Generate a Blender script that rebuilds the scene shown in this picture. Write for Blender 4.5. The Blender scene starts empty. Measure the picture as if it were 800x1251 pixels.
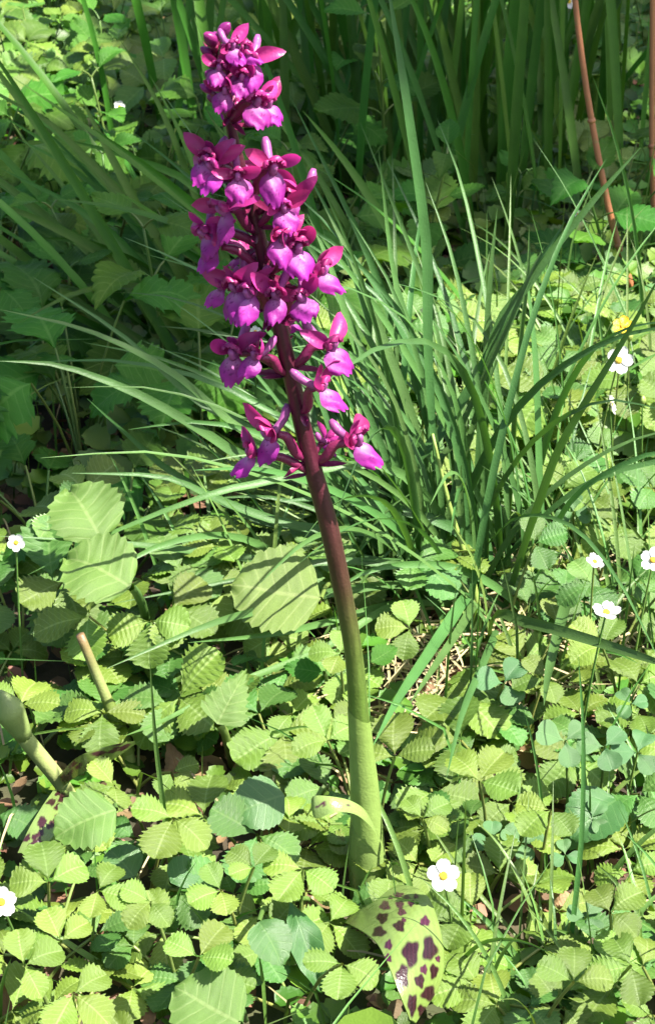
import bpy, math, random
import numpy as np
from mathutils import Vector, Matrix, Quaternion

random.seed(11)
rnd = random.Random(5)
scene = bpy.context.scene
col = scene.collection

# ------------------------------------------------------------------ camera
CAM = Vector((0.0, -0.68, 0.60))
PITCH = math.radians(30.0)
VFOV = math.radians(30.0)
FPX = 625.5 / math.tan(VFOV / 2)
cam_data = bpy.data.cameras.new("camera")
cam = bpy.data.objects.new("camera", cam_data)
col.objects.link(cam)
cam.location = CAM
cam.rotation_euler = (math.pi / 2 - PITCH, 0, 0)
cam_data.sensor_fit = 'VERTICAL'
cam_data.sensor_height = 24.0
cam_data.lens = 12.0 / math.tan(VFOV / 2)
cam_data.clip_start = 0.01
cam_data.clip_end = 200
cam_data.dof.use_dof = True
cam_data.dof.focus_distance = 0.84
cam_data.dof.aperture_fstop = 32
scene.camera = cam

# ------------------------------------------------------------------ sky, sun, exposure
SUN_DIR = Vector((0.50, -0.20, 0.84)).normalized()      # towards the sun
world = bpy.data.worlds.new("World")
scene.world = world
world.use_nodes = True
wn = world.node_tree.nodes
sky = wn.new('ShaderNodeTexSky')
sky.sky_type = 'NISHITA'
sky.sun_disc = False
sky.dust_density = 2.5
sky.ozone_density = 0.6
sky.sun_elevation = math.asin(SUN_DIR.z)
sky.sun_rotation = math.atan2(SUN_DIR.x, SUN_DIR.y)
world.node_tree.links.new(sky.outputs[0], wn['Background'].inputs[0])
wn['Background'].inputs[1].default_value = 0.08
sd = bpy.data.lights.new("sun", 'SUN')
sd.energy = 5.0
sd.angle = math.radians(0.53)
sd.color = (1.0, 0.95, 0.86)
sun = bpy.data.objects.new("sun", sd)
col.objects.link(sun)
sun.rotation_euler = SUN_DIR.to_track_quat('Z', 'Y').to_euler()
vs = scene.view_settings
vs.view_transform = 'Standard'
vs.look = 'None'
vs.gamma = 1
vs.exposure = 1.85
scene.cycles.max_bounces = 7
scene.cycles.diffuse_bounces = 4
scene.cycles.glossy_bounces = 2

# ------------------------------------------------------------------ pixel helpers
def ray(px, py):
    c, s = math.cos(PITCH), math.sin(PITCH)
    fwd, up = Vector((0, c, -s)), Vector((0, s, c))
    return fwd + Vector((1, 0, 0)) * ((px - 400) / FPX) + up * ((625.5 - py) / FPX)

def G(px, py, z=0.0):                 # the point of height z seen at a pixel
    r = ray(px, py)
    return CAM + r * ((z - CAM.z) / r.z)

def V(px, py, y):                     # the point at depth y seen at a pixel
    r = ray(px, py)
    return CAM + r * ((y - CAM.y) / r.y)

def pix(p):                           # world point to photo pixel
    c, s = math.cos(PITCH), math.sin(PITCH)
    d = Vector(p) - CAM
    w = d.y * c - d.z * s
    return 400 + FPX * d.x / w, 625.5 - FPX * (d.y * s + d.z * c) / w, w

# ------------------------------------------------------------------ material helpers
def new_mat(name):
    m = bpy.data.materials.new(name)
    m.use_nodes = True
    nt = m.node_tree
    for n in list(nt.nodes):
        nt.nodes.remove(n)
    out = nt.nodes.new('ShaderNodeOutputMaterial')
    return m, nt, out

def N(nt, t, **kw):
    n = nt.nodes.new(t)
    for k, v in kw.items():
        setattr(n, k, v)
    return n

def mth(nt, op, a, b=None, c=None):
    n = N(nt, 'ShaderNodeMath', operation=op)
    for i, v in enumerate((a, b, c)):
        if v is None:
            continue
        if isinstance(v, (int, float)):
            n.inputs[i].default_value = v
        else:
            nt.links.new(v, n.inputs[i])
    return n.outputs[0]

def mixc(nt, fac, a, b, blend='MIX'):
    n = N(nt, 'ShaderNodeMix', data_type='RGBA', blend_type=blend)
    for sock, v in ((n.inputs[0], fac), (n.inputs[6], a), (n.inputs[7], b)):
        if isinstance(v, (int, float)):
            sock.default_value = v
        elif isinstance(v, (tuple, list)):
            sock.default_value = (*v[:3], 1)
        else:
            nt.links.new(v, sock)
    return n.outputs[2]

def plant_mat(name, base, vein=None, nveins=9, slant=1.6, rough=0.45, transl=0.35, tcol=None,
              island=False, hv=0.03, vv=0.35, spec=0.45, bump=0.0, attr=None, noise_scale=60.0,
              stripes=0, back=None, blotch=None):
    """thin-leaf material: reflecting and translucent, varied piece by piece"""
    m, nt, out = new_mat(name)
    L = nt.links.new
    if island:
        rv = N(nt, 'ShaderNodeNewGeometry').outputs['Random Per Island']
    else:
        rv = N(nt, 'ShaderNodeObjectInfo').outputs['Random']
    tc = N(nt, 'ShaderNodeTexCoord')
    nz = N(nt, 'ShaderNodeTexNoise')
    nz.inputs['Scale'].default_value = noise_scale
    nz.inputs['Detail'].default_value = 3
    L(tc.outputs['Object'], nz.inputs['Vector'])
    if attr:
        at = N(nt, 'ShaderNodeAttribute', attribute_name=attr)
        c0 = at.outputs['Color']
    else:
        rgb = N(nt, 'ShaderNodeRGB')
        rgb.outputs[0].default_value = (*base, 1)
        c0 = rgb.outputs[0]
    ht = None
    if vein is not None or stripes:
        sep = N(nt, 'ShaderNodeSeparateXYZ')
        L(N(nt, 'ShaderNodeUVMap').outputs[0], sep.inputs[0])
        au = mth(nt, 'ABSOLUTE', mth(nt, 'SUBTRACT', sep.outputs[0], 0.5))
    if vein is not None:
        ph = mth(nt, 'SUBTRACT', mth(nt, 'MULTIPLY', sep.outputs[1], float(nveins)),
                 mth(nt, 'MULTIPLY', au, 2 * slant))
        tri = mth(nt, 'ABSOLUTE', mth(nt, 'SUBTRACT', mth(nt, 'FRACT', ph), 0.5))   # 0.5 on the vein
        lat = N(nt, 'ShaderNodeMapRange'); lat.inputs[1].default_value = 0.40; lat.inputs[2].default_value = 0.49
        L(tri, lat.inputs[0])
        mid = N(nt, 'ShaderNodeMapRange'); mid.inputs[1].default_value = 0.035; mid.inputs[2].default_value = 0.012
        L(au, mid.inputs[0])
        vm = mth(nt, 'MAXIMUM', mth(nt, 'MULTIPLY', lat.outputs[0], 0.75), mid.outputs[0])
        c0 = mixc(nt, mth(nt, 'MULTIPLY', vm, 0.6), c0, vein)
        ht = vm
    if stripes:
        st = mth(nt, 'SINE', mth(nt, 'MULTIPLY', sep.outputs[0], float(stripes)))
        c0 = mixc(nt, mth(nt, 'MULTIPLY_ADD', st, 0.12, 0.12), c0, (base[0] * 1.9, base[1] * 1.7, base[2] * 1.8))
    if blotch is not None:
        bz = N(nt, 'ShaderNodeTexNoise')
        bz.inputs['Scale'].default_value = noise_scale * 2.3
        bz.inputs['Detail'].default_value = 4
        L(tc.outputs['Object'], bz.inputs['Vector'])
        mr = N(nt, 'ShaderNodeMapRange'); mr.inputs[1].default_value = 0.64; mr.inputs[2].default_value = 0.74
        L(bz.outputs[0], mr.inputs[0])
        c0 = mixc(nt, mth(nt, 'MULTIPLY', mr.outputs[0], 0.6), c0, blotch)
    hsv = N(nt, 'ShaderNodeHueSaturation')
    L(c0, hsv.inputs['Color'])
    L(mth(nt, 'MULTIPLY_ADD', rv, -2 * hv, 0.5 + hv), hsv.inputs['Hue'])
    rv2 = mth(nt, 'FRACT', mth(nt, 'MULTIPLY', rv, 17.31))
    val = mth(nt, 'ADD', mth(nt, 'MULTIPLY_ADD', rv2, vv * 1.2, 1.0 - vv * 0.6),
              mth(nt, 'MULTIPLY_ADD', nz.outputs[0], 0.5, -0.25))
    L(val, hsv.inputs['Value'])
    colr = hsv.outputs[0]
    if back is not None:
        geo = N(nt, 'ShaderNodeNewGeometry')
        colr = mixc(nt, mth(nt, 'MULTIPLY', geo.outputs['Backfacing'], 0.7), colr, back)
    p = N(nt, 'ShaderNodeBsdfPrincipled')
    L(colr, p.inputs['Base Color'])
    rg = mth(nt, 'MULTIPLY_ADD', nz.outputs[0], 0.25, rough - 0.12)
    L(rg, p.inputs['Roughness'])
    p.inputs['Specular IOR Level'].default_value = spec
    nb = N(nt, 'ShaderNodeBump')
    nb.inputs['Strength'].default_value = 0.35 + bump
    nb.inputs['Distance'].default_value = 0.0006
    nz2 = N(nt, 'ShaderNodeTexNoise')
    nz2.inputs['Scale'].default_value = 900.0
    L(tc.outputs['Object'], nz2.inputs['Vector'])
    hh = nz2.outputs[0]
    if ht is not None:
        hh = mth(nt, 'SUBTRACT', hh, mth(nt, 'MULTIPLY', ht, 0.9))
    L(hh, nb.inputs['Height'])
    L(nb.outputs[0], p.inputs['Normal'])
    if transl > 0:
        t = N(nt, 'ShaderNodeBsdfTranslucent')
        tm = mixc(nt, 1.0, colr, tcol or (1.25, 1.4, 0.45), 'MULTIPLY')
        L(tm, t.inputs['Color'])
        mx = N(nt, 'ShaderNodeMixShader')
        mx.inputs[0].default_value = transl
        L(p.outputs[0], mx.inputs[1]); L(t.outputs[0], mx.inputs[2])
        L(mx.outputs[0], out.inputs[0])
    else:
        L(p.outputs[0], out.inputs[0])
    return m

M = {}
M['straw'] = plant_mat('strawberry_leaf', (0.140, 0.224, 0.032), (0.27, 0.37, 0.12), 9, 1.7, 0.40, 0.38, hv=0.016, vv=0.5)
M['old'] = plant_mat('strawberry_old_leaf', (0.070, 0.165, 0.030), (0.15, 0.26, 0.075), 9, 1.7, 0.40, 0.30, hv=0.02, vv=0.4)
M['straw_stalk'] = plant_mat('strawberry_stalk', (0.16, 0.20, 0.05), transl=0.1, hv=0.03)
M['herb'] = plant_mat('herb_leaf', (0.050, 0.145, 0.014), (0.11, 0.22, 0.045), 8, 1.4, 0.5, 0.36, hv=0.022, vv=0.5, spec=0.22)
M['herb_stalk'] = plant_mat('herb_stalk', (0.10, 0.17, 0.035), transl=0.1)
M['bramble'] = plant_mat('bramble_leaf', (0.110, 0.205, 0.026), (0.20, 0.30, 0.07), 8, 1.5, 0.42, 0.34, hv=0.03, vv=0.5)
M['broad'] = plant_mat('broad_leaf', (0.115, 0.205, 0.040), (0.22, 0.30, 0.10), 6, 1.0, 0.5, 0.34, hv=0.02, vv=0.2)
M['violet'] = plant_mat('violet_leaf', (0.052, 0.140, 0.034), (0.10, 0.20, 0.06), 6, 1.3, 0.36, 0.25, hv=0.01, vv=0.2, spec=0.6)
M['clover'] = plant_mat('clover_leaf', (0.070, 0.165, 0.055), (0.10, 0.20, 0.075), 9, 1.2, 0.45, 0.3, hv=0.015, vv=0.25)
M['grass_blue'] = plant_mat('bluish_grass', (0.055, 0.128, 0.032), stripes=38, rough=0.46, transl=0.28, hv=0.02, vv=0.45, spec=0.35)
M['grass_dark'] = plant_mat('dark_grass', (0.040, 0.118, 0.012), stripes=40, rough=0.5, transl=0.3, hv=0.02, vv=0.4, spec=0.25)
M['grass_thin'] = plant_mat('thin_grass', (0.085, 0.165, 0.036), stripes=20, rough=0.45, transl=0.3, hv=0.03, vv=0.5)
M['culm'] = plant_mat('grass_culm', (0.20, 0.27, 0.06), rough=0.45, transl=0.0, hv=0.01, vv=0.1)
M['dry_grass'] = plant_mat('dry_grass', (0.36, 0.30, 0.16), rough=0.6, transl=0.2, hv=0.02, vv=0.4, island=True)
M['cover'] = plant_mat('cover_leaf', (0.080, 0.170, 0.018), rough=0.48, transl=0.34, hv=0.03, vv=0.7, island=True, noise_scale=20)
M['low_grass'] = plant_mat('low_grass', (0.075, 0.155, 0.030), rough=0.48, transl=0.3, hv=0.03, vv=0.6, island=True, noise_scale=20)
M['litter'] = plant_mat('litter', (0.17, 0.095, 0.05), rough=0.7, transl=0.1, hv=0.03, vv=0.8, island=True, noise_scale=30)
M['dead'] = plant_mat('dead_leaf', (0.30, 0.17, 0.10), (0.20, 0.11, 0.06), 7, 1.2, 0.65, 0.2, hv=0.02, vv=0.4, blotch=(0.1, 0.05, 0.03))
M['orchid_stem'] = plant_mat('orchid_stem', (0, 0, 0), rough=0.40, transl=0.0, hv=0.0, vv=0.0, attr='tint', noise_scale=120, spec=0.45)
M['orchid_leaf'] = plant_mat('orchid_leaf', (0, 0, 0), rough=0.26, transl=0.22, hv=0.0, vv=0.0, attr='tint', noise_scale=90, spec=0.6, tcol=(1.4, 1.25, 0.7))
M['lip'] = plant_mat('lip', (0, 0, 0), rough=0.5, transl=0.36, hv=0.012, vv=0.3, attr='tint', noise_scale=300, spec=0.35, tcol=(1.25, 0.8, 1.25))
M['sepal'] = plant_mat('sepal', (0.34, 0.026, 0.165), rough=0.42, transl=0.3, hv=0.015, vv=0.5, noise_scale=300, spec=0.45, tcol=(1.3, 0.8, 1.1))
M['bud'] = plant_mat('bud', (0.19, 0.010, 0.12), rough=0.42, transl=0.15, hv=0.02, vv=0.5, noise_scale=300, spec=0.45, tcol=(1.2, 0.8, 1.1))
M['spur'] = plant_mat('spur', (0.36, 0.09, 0.29), rough=0.4, transl=0.3, hv=0.01, vv=0.4, noise_scale=300, tcol=(1.2, 0.9, 1.2))
M['ovary'] = plant_mat('ovary', (0.145, 0.010, 0.055), rough=0.42, transl=0.0, hv=0.01, vv=0.35, noise_scale=300)
M['white_petal'] = plant_mat('white_petal', (0.62, 0.62, 0.60), rough=0.55, transl=0.35, hv=0, vv=0.08, tcol=(1, 1, 1))
M['yellow'] = plant_mat('yellow_centre', (0.72, 0.47, 0.03), rough=0.6, transl=0.0, hv=0.01, vv=0.2, bump=0.5)
M['butter'] = plant_mat('yellow_petal', (0.80, 0.52, 0.02), rough=0.3, transl=0.25, hv=0.01, vv=0.1, spec=0.6, tcol=(1, 0.9, 0.4))
M['red_stalk'] = plant_mat('red_stalk', (0.30, 0.115, 0.05), rough=0.5, transl=0, hv=0.01, vv=0.2, noise_scale=80, blotch=(0.15, 0.16, 0.05))
M['pale_stalk'] = plant_mat('pale_stalk', (0, 0, 0), rough=0.5, transl=0.0, hv=0.0, vv=0.0, attr='tint', noise_scale=120)
M['tree_leaf'] = plant_mat('tree_leaf', (0.06, 0.12, 0.022), rough=0.5, transl=0.3, hv=0.03, vv=0.4, island=True)

def soil_mat():
    m, nt, out = new_mat('soil')
    L = nt.links.new
    tc = N(nt, 'ShaderNodeTexCoord')
    a = N(nt, 'ShaderNodeTexNoise'); a.inputs['Scale'].default_value = 35; a.inputs['Detail'].default_value = 8
    b = N(nt, 'ShaderNodeTexNoise'); b.inputs['Scale'].default_value = 2.2; b.inputs['Detail'].default_value = 6
    L(tc.outputs['Object'], a.inputs['Vector']); L(tc.outputs['Object'], b.inputs['Vector'])
    r = N(nt, 'ShaderNodeValToRGB')
    r.color_ramp.elements[0].position = 0.35; r.color_ramp.elements[0].color = (0.020, 0.013, 0.008, 1)
    r.color_ramp.elements[1].position = 0.70; r.color_ramp.elements[1].color = (0.085, 0.055, 0.032, 1)
    L(a.outputs[0], r.inputs[0])
    mr = N(nt, 'ShaderNodeMapRange'); mr.inputs[1].default_value = 0.45; mr.inputs[2].default_value = 0.6
    L(b.outputs[0], mr.inputs[0])
    c = mixc(nt, mth(nt, 'MULTIPLY', mr.outputs[0], 0.6), r.outputs[0], (0.035, 0.06, 0.015))
    p = N(nt, 'ShaderNodeBsdfPrincipled'); p.inputs['Roughness'].default_value = 0.9
    L(c, p.inputs['Base Color'])
    bp = N(nt, 'ShaderNodeBump'); bp.inputs['Strength'].default_value = 0.8; bp.inputs['Distance'].default_value = 0.006
    L(a.outputs[0], bp.inputs['Height']); L(bp.outputs[0], p.inputs['Normal'])
    L(p.outputs[0], out.inputs[0])
    return m

def bark_mat():
    m, nt, out = new_mat('bark')
    tc = N(nt, 'ShaderNodeTexCoord')
    a = N(nt, 'ShaderNodeTexNoise'); a.inputs['Scale'].default_value = 14; a.inputs['Detail'].default_value = 8
    nt.links.new(tc.outputs['Object'], a.inputs['Vector'])
    r = N(nt, 'ShaderNodeValToRGB')
    r.color_ramp.elements[0].color = (0.05, 0.035, 0.025, 1); r.color_ramp.elements[1].color = (0.22, 0.17, 0.12, 1)
    nt.links.new(a.outputs[0], r.inputs[0])
    p = N(nt, 'ShaderNodeBsdfPrincipled'); p.inputs['Roughness'].default_value = 0.85
    nt.links.new(r.outputs[0], p.inputs['Base Color']); nt.links.new(p.outputs[0], out.inputs[0])
    return m
M['soil'] = soil_mat()
M['bark'] = bark_mat()

# ------------------------------------------------------------------ mesh helpers
def mesh(name, verts, faces, mat, uvs=None, tint=None, smooth=True):
    me = bpy.data.meshes.new(name)
    me.from_pydata([tuple(v) for v in verts], [], faces)
    if mat is not None:
        me.materials.append(mat)
    if uvs is not None:
        l = me.uv_layers.new(name='UVMap')
        idx = np.empty(len(me.loops), dtype=np.int32)
        me.loops.foreach_get('vertex_index', idx)
        l.data.foreach_set('uv', np.asarray(uvs, dtype=np.float32)[idx].ravel())
    if tint is not None:
        a = me.color_attributes.new('tint', 'FLOAT_COLOR', 'POINT')
        t = np.ones((len(verts), 4), dtype=np.float32)
        t[:, :3] = np.asarray(tint, dtype=np.float32)
        a.data.foreach_set('color', t.ravel())
    if smooth:
        me.polygons.foreach_set('use_smooth', [True] * len(me.polygons))
    me.update()
    return me

def link(name, data, parent=None, mw=None):
    o = bpy.data.objects.new(name, data)
    col.objects.link(o)
    if parent is not None:
        o.parent = parent
    if mw is not None:
        o.matrix_local = mw
    return o

def thing(name, label, cat, loc=(0, 0, 0), group=None):
    o = link(name, None)
    o.empty_display_size = 0.02
    o.location = loc
    return tag(o, label, cat, group)

def tag(o, label, cat, group=None, kind=None):
    o['label'] = label
    if cat:
        o['category'] = cat
    if group:
        o['group'] = group
    if kind:
        o['kind'] = kind
    return o

def grid_faces(nv, nu, close=False, off=0):
    f = []
    for i in range(nv - 1):
        for j in range(nu - 1 if not close else nu):
            k = (j + 1) % nu
            f.append((off + i * nu + j, off + i * nu + k, off + (i + 1) * nu + k, off + (i + 1) * nu + j))
    return f

def cubic(pts, n):
    """Catmull-Rom through the points, n samples evenly by parameter"""
    P = [Vector(p) for p in pts]
    P = [P[0] * 2 - P[1]] + P + [P[-1] * 2 - P[-2]]
    segs = len(P) - 3
    out = []
    for i in range(n):
        t = i / (n - 1) * segs
        k = min(int(t), segs - 1)
        t -= k
        a, b, c, d = P[k:k + 4]
        out.append(0.5 * ((2 * b) + (c - a) * t + (2 * a - 5 * b + 4 * c - d) * t * t + (3 * b - a - 3 * c + d) * t ** 3))
    return out

def interp(xs, ys, x):
    return float(np.interp(x, xs, ys))

def tube_geo(pts, radii, sides=8, off=0, caps=True):
    verts, faces = [], []
    n = len(pts)
    ref = None
    for i, p in enumerate(pts):
        t = (pts[min(i + 1, n - 1)] - pts[max(i - 1, 0)]).normalized()
        if ref is None:
            ref = t.orthogonal().normalized()
        else:
            ref = (ref - t * ref.dot(t)).normalized()
        b = t.cross(ref)
        r = radii[i] if hasattr(radii, '__len__') else radii
        for k in range(sides):
            a = 2 * math.pi * k / sides
            verts.append(p + (ref * math.cos(a) + b * math.sin(a)) * r)
    faces = grid_faces(n, sides, True, off)
    if caps:
        faces.append(tuple(off + k for k in range(sides))[::-1])
        faces.append(tuple(off + (n - 1) * sides + k for k in range(sides)))
    return verts, faces

def tube(name, pts, radii, mat, parent=None, sides=8, tint=None):
    v, f = tube_geo(pts, radii, sides)
    tt = None
    if tint is not None:
        tt = [c for c in tint for _ in range(sides)]
    return link(name, mesh(name, v, f, mat, tint=tt), parent)

# ------------------------------------------------------------------ leaf shapes (shared meshes)
def leaf_mesh(name, mat, profile, nteeth=9, tooth=0.10, slant=1.6, pleat=0.012, fold=0.18, arch=0.15,
              per=4, half=3, seed=0, wob=0.02, notch=0.0, sharp=True):
    """leaf of length 1 along +Y from the origin, normal +Z. profile(v) half width"""
    r = random.Random(seed)
    nv = nteeth * per + 1
    nu = 2 * half + 1
    verts, uvs = [], []
    ph0, ph1 = r.random() * 6, r.random() * 6
    for i in range(nv):
        v = i / (nv - 1)
        w = profile(v)
        for j in range(nu):
            s = (j - half) / half
            a = abs(s)
            y = v
            # the side veins sweep forwards, so the margin lies further along than the midrib
            adv = slant / nteeth * a * 0.55 * (1 - v) ** 0.5
            x = s * w
            if a > 0.99:
                phs = v * nteeth + 0.5
                fr = phs - math.floor(phs)
                tt = (fr if sharp else 0.5 - 0.5 * math.cos(2 * math.pi * fr))
                k = tooth * (tt - 0.35) * (1 if v > 0.12 else v / 0.12)
                x += s * k * max(w, 0.12) * 2
                adv += k * 0.35
            phase = v * nteeth - a * slant
            z = -fold * abs(x) * -1.0 - arch * (v - 0.35) ** 2 * 1.6
            z += pleat * math.cos(2 * math.pi * phase) * min(1, a * 2.2) * (0.4 + 0.6 * min(1, w / 0.25)) * -1
            z += wob * math.sin(4.2 * v + 2.7 * s + ph0) + wob * 0.7 * math.sin(7 * v - 4 * s + ph1)
            z -= fold * 0.9 * x * x
            if notch and v > 0.85:
                adv -= notch * (v - 0.85) / 0.15 * (1 - a) * 0.5
            verts.append((x, y + adv, z))
            uvs.append(((s + 1) / 2, v))
    z0 = verts[half][2]
    verts = [(x, y, z - z0) for x, y, z in verts]
    return mesh(name, verts, grid_faces(nv, nu), mat, uvs)

def prof(pts):
    xs, ys = zip(*pts)
    def f(v):
        # smooth interpolation
        for i in range(len(xs) - 1):
            if v <= xs[i + 1]:
                t = (v - xs[i]) / (xs[i + 1] - xs[i])
                t = t * t * (3 - 2 * t) * 0.5 + t * 0.5
                return ys[i] + (ys[i + 1] - ys[i]) * t
        return ys[-1]
    return f

P_straw = prof([(0, 0.02), (0.12, 0.13), (0.3, 0.28), (0.5, 0.375), (0.7, 0.39), (0.86, 0.30), (0.95, 0.17), (1, 0.06)])
P_ovate = prof([(0, 0.04), (0.08, 0.18), (0.22, 0.31), (0.4, 0.34), (0.65, 0.25), (0.87, 0.11), (1, 0.01)])
P_round = prof([(0, 0.22), (0.05, 0.36), (0.2, 0.5), (0.45, 0.54), (0.7, 0.45), (0.9, 0.24), (1, 0.05)])
P_clover = prof([(0, 0.02), (0.15, 0.17), (0.4, 0.38), (0.65, 0.44), (0.85, 0.37), (0.95, 0.24), (1, 0.10)])
P_tri = prof([(0, 0.30), (0.06, 0.42), (0.2, 0.40), (0.5, 0.27), (0.8, 0.12), (1, 0.01)])
P_lance = prof([(0, 0.04), (0.15, 0.10), (0.4, 0.16), (0.7, 0.13), (0.9, 0.06), (1, 0.01)])
def P_lobed(v):
    b = interp([0, .1, .35, .6, .85, 1], [.05, .28, .42, .40, .26, .03], v)
    return b * (1 - 0.30 * max(0, math.cos(2 * math.pi * (v * 2.6 - 0.25))) ** 2)

SH = {}
for k in range(4):
    SH['straw', k] = leaf_mesh('leaflet', M['straw'], P_straw, 9, 0.11, 1.7, 0.026, [0.30, 0.15, 0.42, 0.05][k], [0.12, 0.3, 0.05, 0.45][k], seed=k, wob=0.018)
    SH['old', k] = SH['straw', k].copy(); SH['old', k].materials[0] = M['old']
    SH['herb', k] = leaf_mesh('leaf_blade', M['herb'], P_ovate, 9, 0.11, 1.4, 0.014, [0.25, 0.1, 0.35, 0.0][k], [0.3, 0.15, 0.5, 0.05][k], seed=10 + k, wob=0.025)
    SH['lobed', k] = leaf_mesh('leaf_blade', M['herb'], P_lobed, 9, 0.15, 1.3, 0.010, [0.2, 0.1, 0.3, 0.0][k], [0.3, 0.15, 0.5, 0.1][k], seed=20 + k, wob=0.035)
    SH['bramble', k] = leaf_mesh('leaflet', M['bramble'], P_ovate, 8, 0.10, 1.5, 0.016, [0.25, 0.1, 0.35, 0.0][k], [0.3, 0.15, 0.5, 0.05][k], seed=30 + k, wob=0.025)
    SH['clover', k] = leaf_mesh('leaflet', M['clover'], P_clover, 6, 0.0, 1.2, 0.004, [0.25, 0.1, 0.35, 0.0][k], [0.2, 0.1, 0.3, 0.05][k], per=2, seed=40 + k, wob=0.02, notch=0.1)
SH['broad', 0] = leaf_mesh('leaf_blade', M['broad'], P_round, 8, 0.05, 1.1, 0.010, 0.08, 0.12, seed=50, wob=0.025, sharp=False)
SH['broad', 1] = leaf_mesh('leaf_blade', M['broad'], P_round, 8, 0.07, 1.1, 0.012, 0.18, 0.3, seed=51, wob=0.04, sharp=False)
SH['violet', 0] = leaf_mesh('leaf_blade', M['violet'], P_round, 9, 0.03, 1.3, 0.006, 0.10, 0.2, seed=52, wob=0.015, sharp=False)
SH['violet', 1] = leaf_mesh('leaf_blade', M['violet'], P_round, 9, 0.03, 1.3, 0.006, 0.25, 0.3, seed=53, wob=0.02, sharp=False)
SH['violet', 2] = SH['broad', 0]; SH['violet', 3] = SH['violet', 0]
SH['tri', 0] = leaf_mesh('leaf_blade', M['broad'], P_tri, 9, 0.12, 1.2, 0.014, 0.2, 0.1, seed=54, wob=0.03)
SH['lance', 0] = leaf_mesh('leaf_blade', M['violet'], P_lance, 6, 0.0, 1.2, 0.002, 0.5, 0.4, seed=55, wob=0.02)
SH['dead', 0] = leaf_mesh('leaf_blade', M['dead'], P_ovate, 8, 0.06, 1.3, 0.02, 0.7, -0.7, seed=56, wob=0.08)
SH['dead', 1] = leaf_mesh('leaf_blade', M['dead'], P_round, 8, 0.05, 1.2, 0.02, -0.5, 0.8, seed=57, wob=0.09)

def frame(c, n, h, s, sx=1.0):
    """matrix at c: Z along n, Y along h (made square), scale s"""
    z = Vector(n).normalized()
    y = Vector(h) - z * Vector(h).dot(z)
    y.normalize()
    x = y.cross(z)
    m = Matrix((x, y, z)).transposed().to_4x4()
    return Matrix.Translation(c) @ m @ Matrix.Diagonal((s * sx, s, s, 1))

def rand_normal(r, tilt, bias=(0, 0)):
    a = r.random() * 2 * math.pi
    t = abs(r.gauss(0, tilt))
    return Vector((math.sin(t) * math.cos(a) + bias[0], math.sin(t) * math.sin(a) + bias[1], math.cos(t))).normalized()

def petiole(base, tip, r0, r1, n=5, droop=0.35):
    base, tip = Vector(base), Vector(tip)
    mid = base.lerp(tip, 0.5) + Vector((0, 0, (tip - base).length * droop * 0.3))
    pts = cubic([base, mid, tip], n)
    return tube_geo(pts, [r0 + (r1 - r0) * i / (n - 1) for i in range(n)], 5, caps=False)

def compound_leaf(root, c, n, h, s, kind, stalk, r, base=(0, 0, 0), spread=80, n_leaf=3, r0=0.0007):
    """one leaf: stalk mesh (part) with its leaflets (sub-parts); c relative to root"""
    v, f = petiole(base, c, r0 * 1.3, r0)
    leaf = link('leaf', mesh('leaf_stalk', v, f, stalk), root)
    n = Vector(n).normalized()
    h = (Vector(h) - n * Vector(h).dot(n)).normalized()
    for k in range(n_leaf):
        if n_leaf == 3:
            a = (0, spread, -spread)[k]
        else:
            a = k * 360 / n_leaf
        a += r.uniform(-9, 9)
        q = Quaternion(n, math.radians(a))
        hd = q @ h
        nn = (n + hd * r.uniform(-0.28, 0.08) + Vector((r.uniform(-.1, .1), r.uniform(-.1, .1), 0))).normalized()
        sc = s * (1.0 if k == 0 else r.uniform(0.84, 0.97))
        link('leaflet', SH[kind, r.randrange(4)], leaf, frame(Vector(c) + hd * s * 0.02, nn, hd, sc, r.uniform(0.95, 1.22)))
    return leaf

def simple_leaf(root, c, n, h, s, shape, stalk, base=(0, 0, 0), r0=0.0009, sx=1.0):
    v, f = petiole(base, c, r0 * 1.3, r0)
    leaf = link('leaf', mesh('leaf_stalk', v, f, stalk), root)
    link('leaf_blade', SH[shape], leaf, frame(Vector(c), n, h, s, sx))
    return leaf

# ------------------------------------------------------------------ ground
def ground():
    n = 120
    xs = np.concatenate([np.linspace(-20, -1.2, 16)[:-1], np.linspace(-1.2, 1.2, 60), np.linspace(1.2, 20, 16)[1:]])
    ys = np.concatenate([np.linspace(-16, -0.6, 14)[:-1], np.linspace(-0.6, 2.4, 70), np.linspace(2.4, 30, 16)[1:]])
    verts = [(x, y, -0.006 + 0.005 * math.sin(9 * x + 3 * math.sin(5 * y)) * math.cos(11 * y + 2 * x)) for y in ys for x in xs]
    o = link('ground', mesh('ground', verts, grid_faces(len(ys), len(xs)), M['soil']))
    tag(o, 'dark brown woodland soil under the plants', None, kind='structure')
ground()

# ------------------------------------------------------------------ orchid
def blade_surface(left, right, n=40, m=24, bulge=0.0, bdir=(0, 0, 1)):
    A, B = cubic(left, n), cubic(right, n)
    out = []
    bd = Vector(bdir)
    for i in range(n):
        w = (B[i] - A[i]).length
        for j in range(m):
            u = j / (m - 1)
            out.append(A[i].lerp(B[i], u) + bd * (bulge * w * 4 * u * (1 - u)))
    return out

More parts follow.
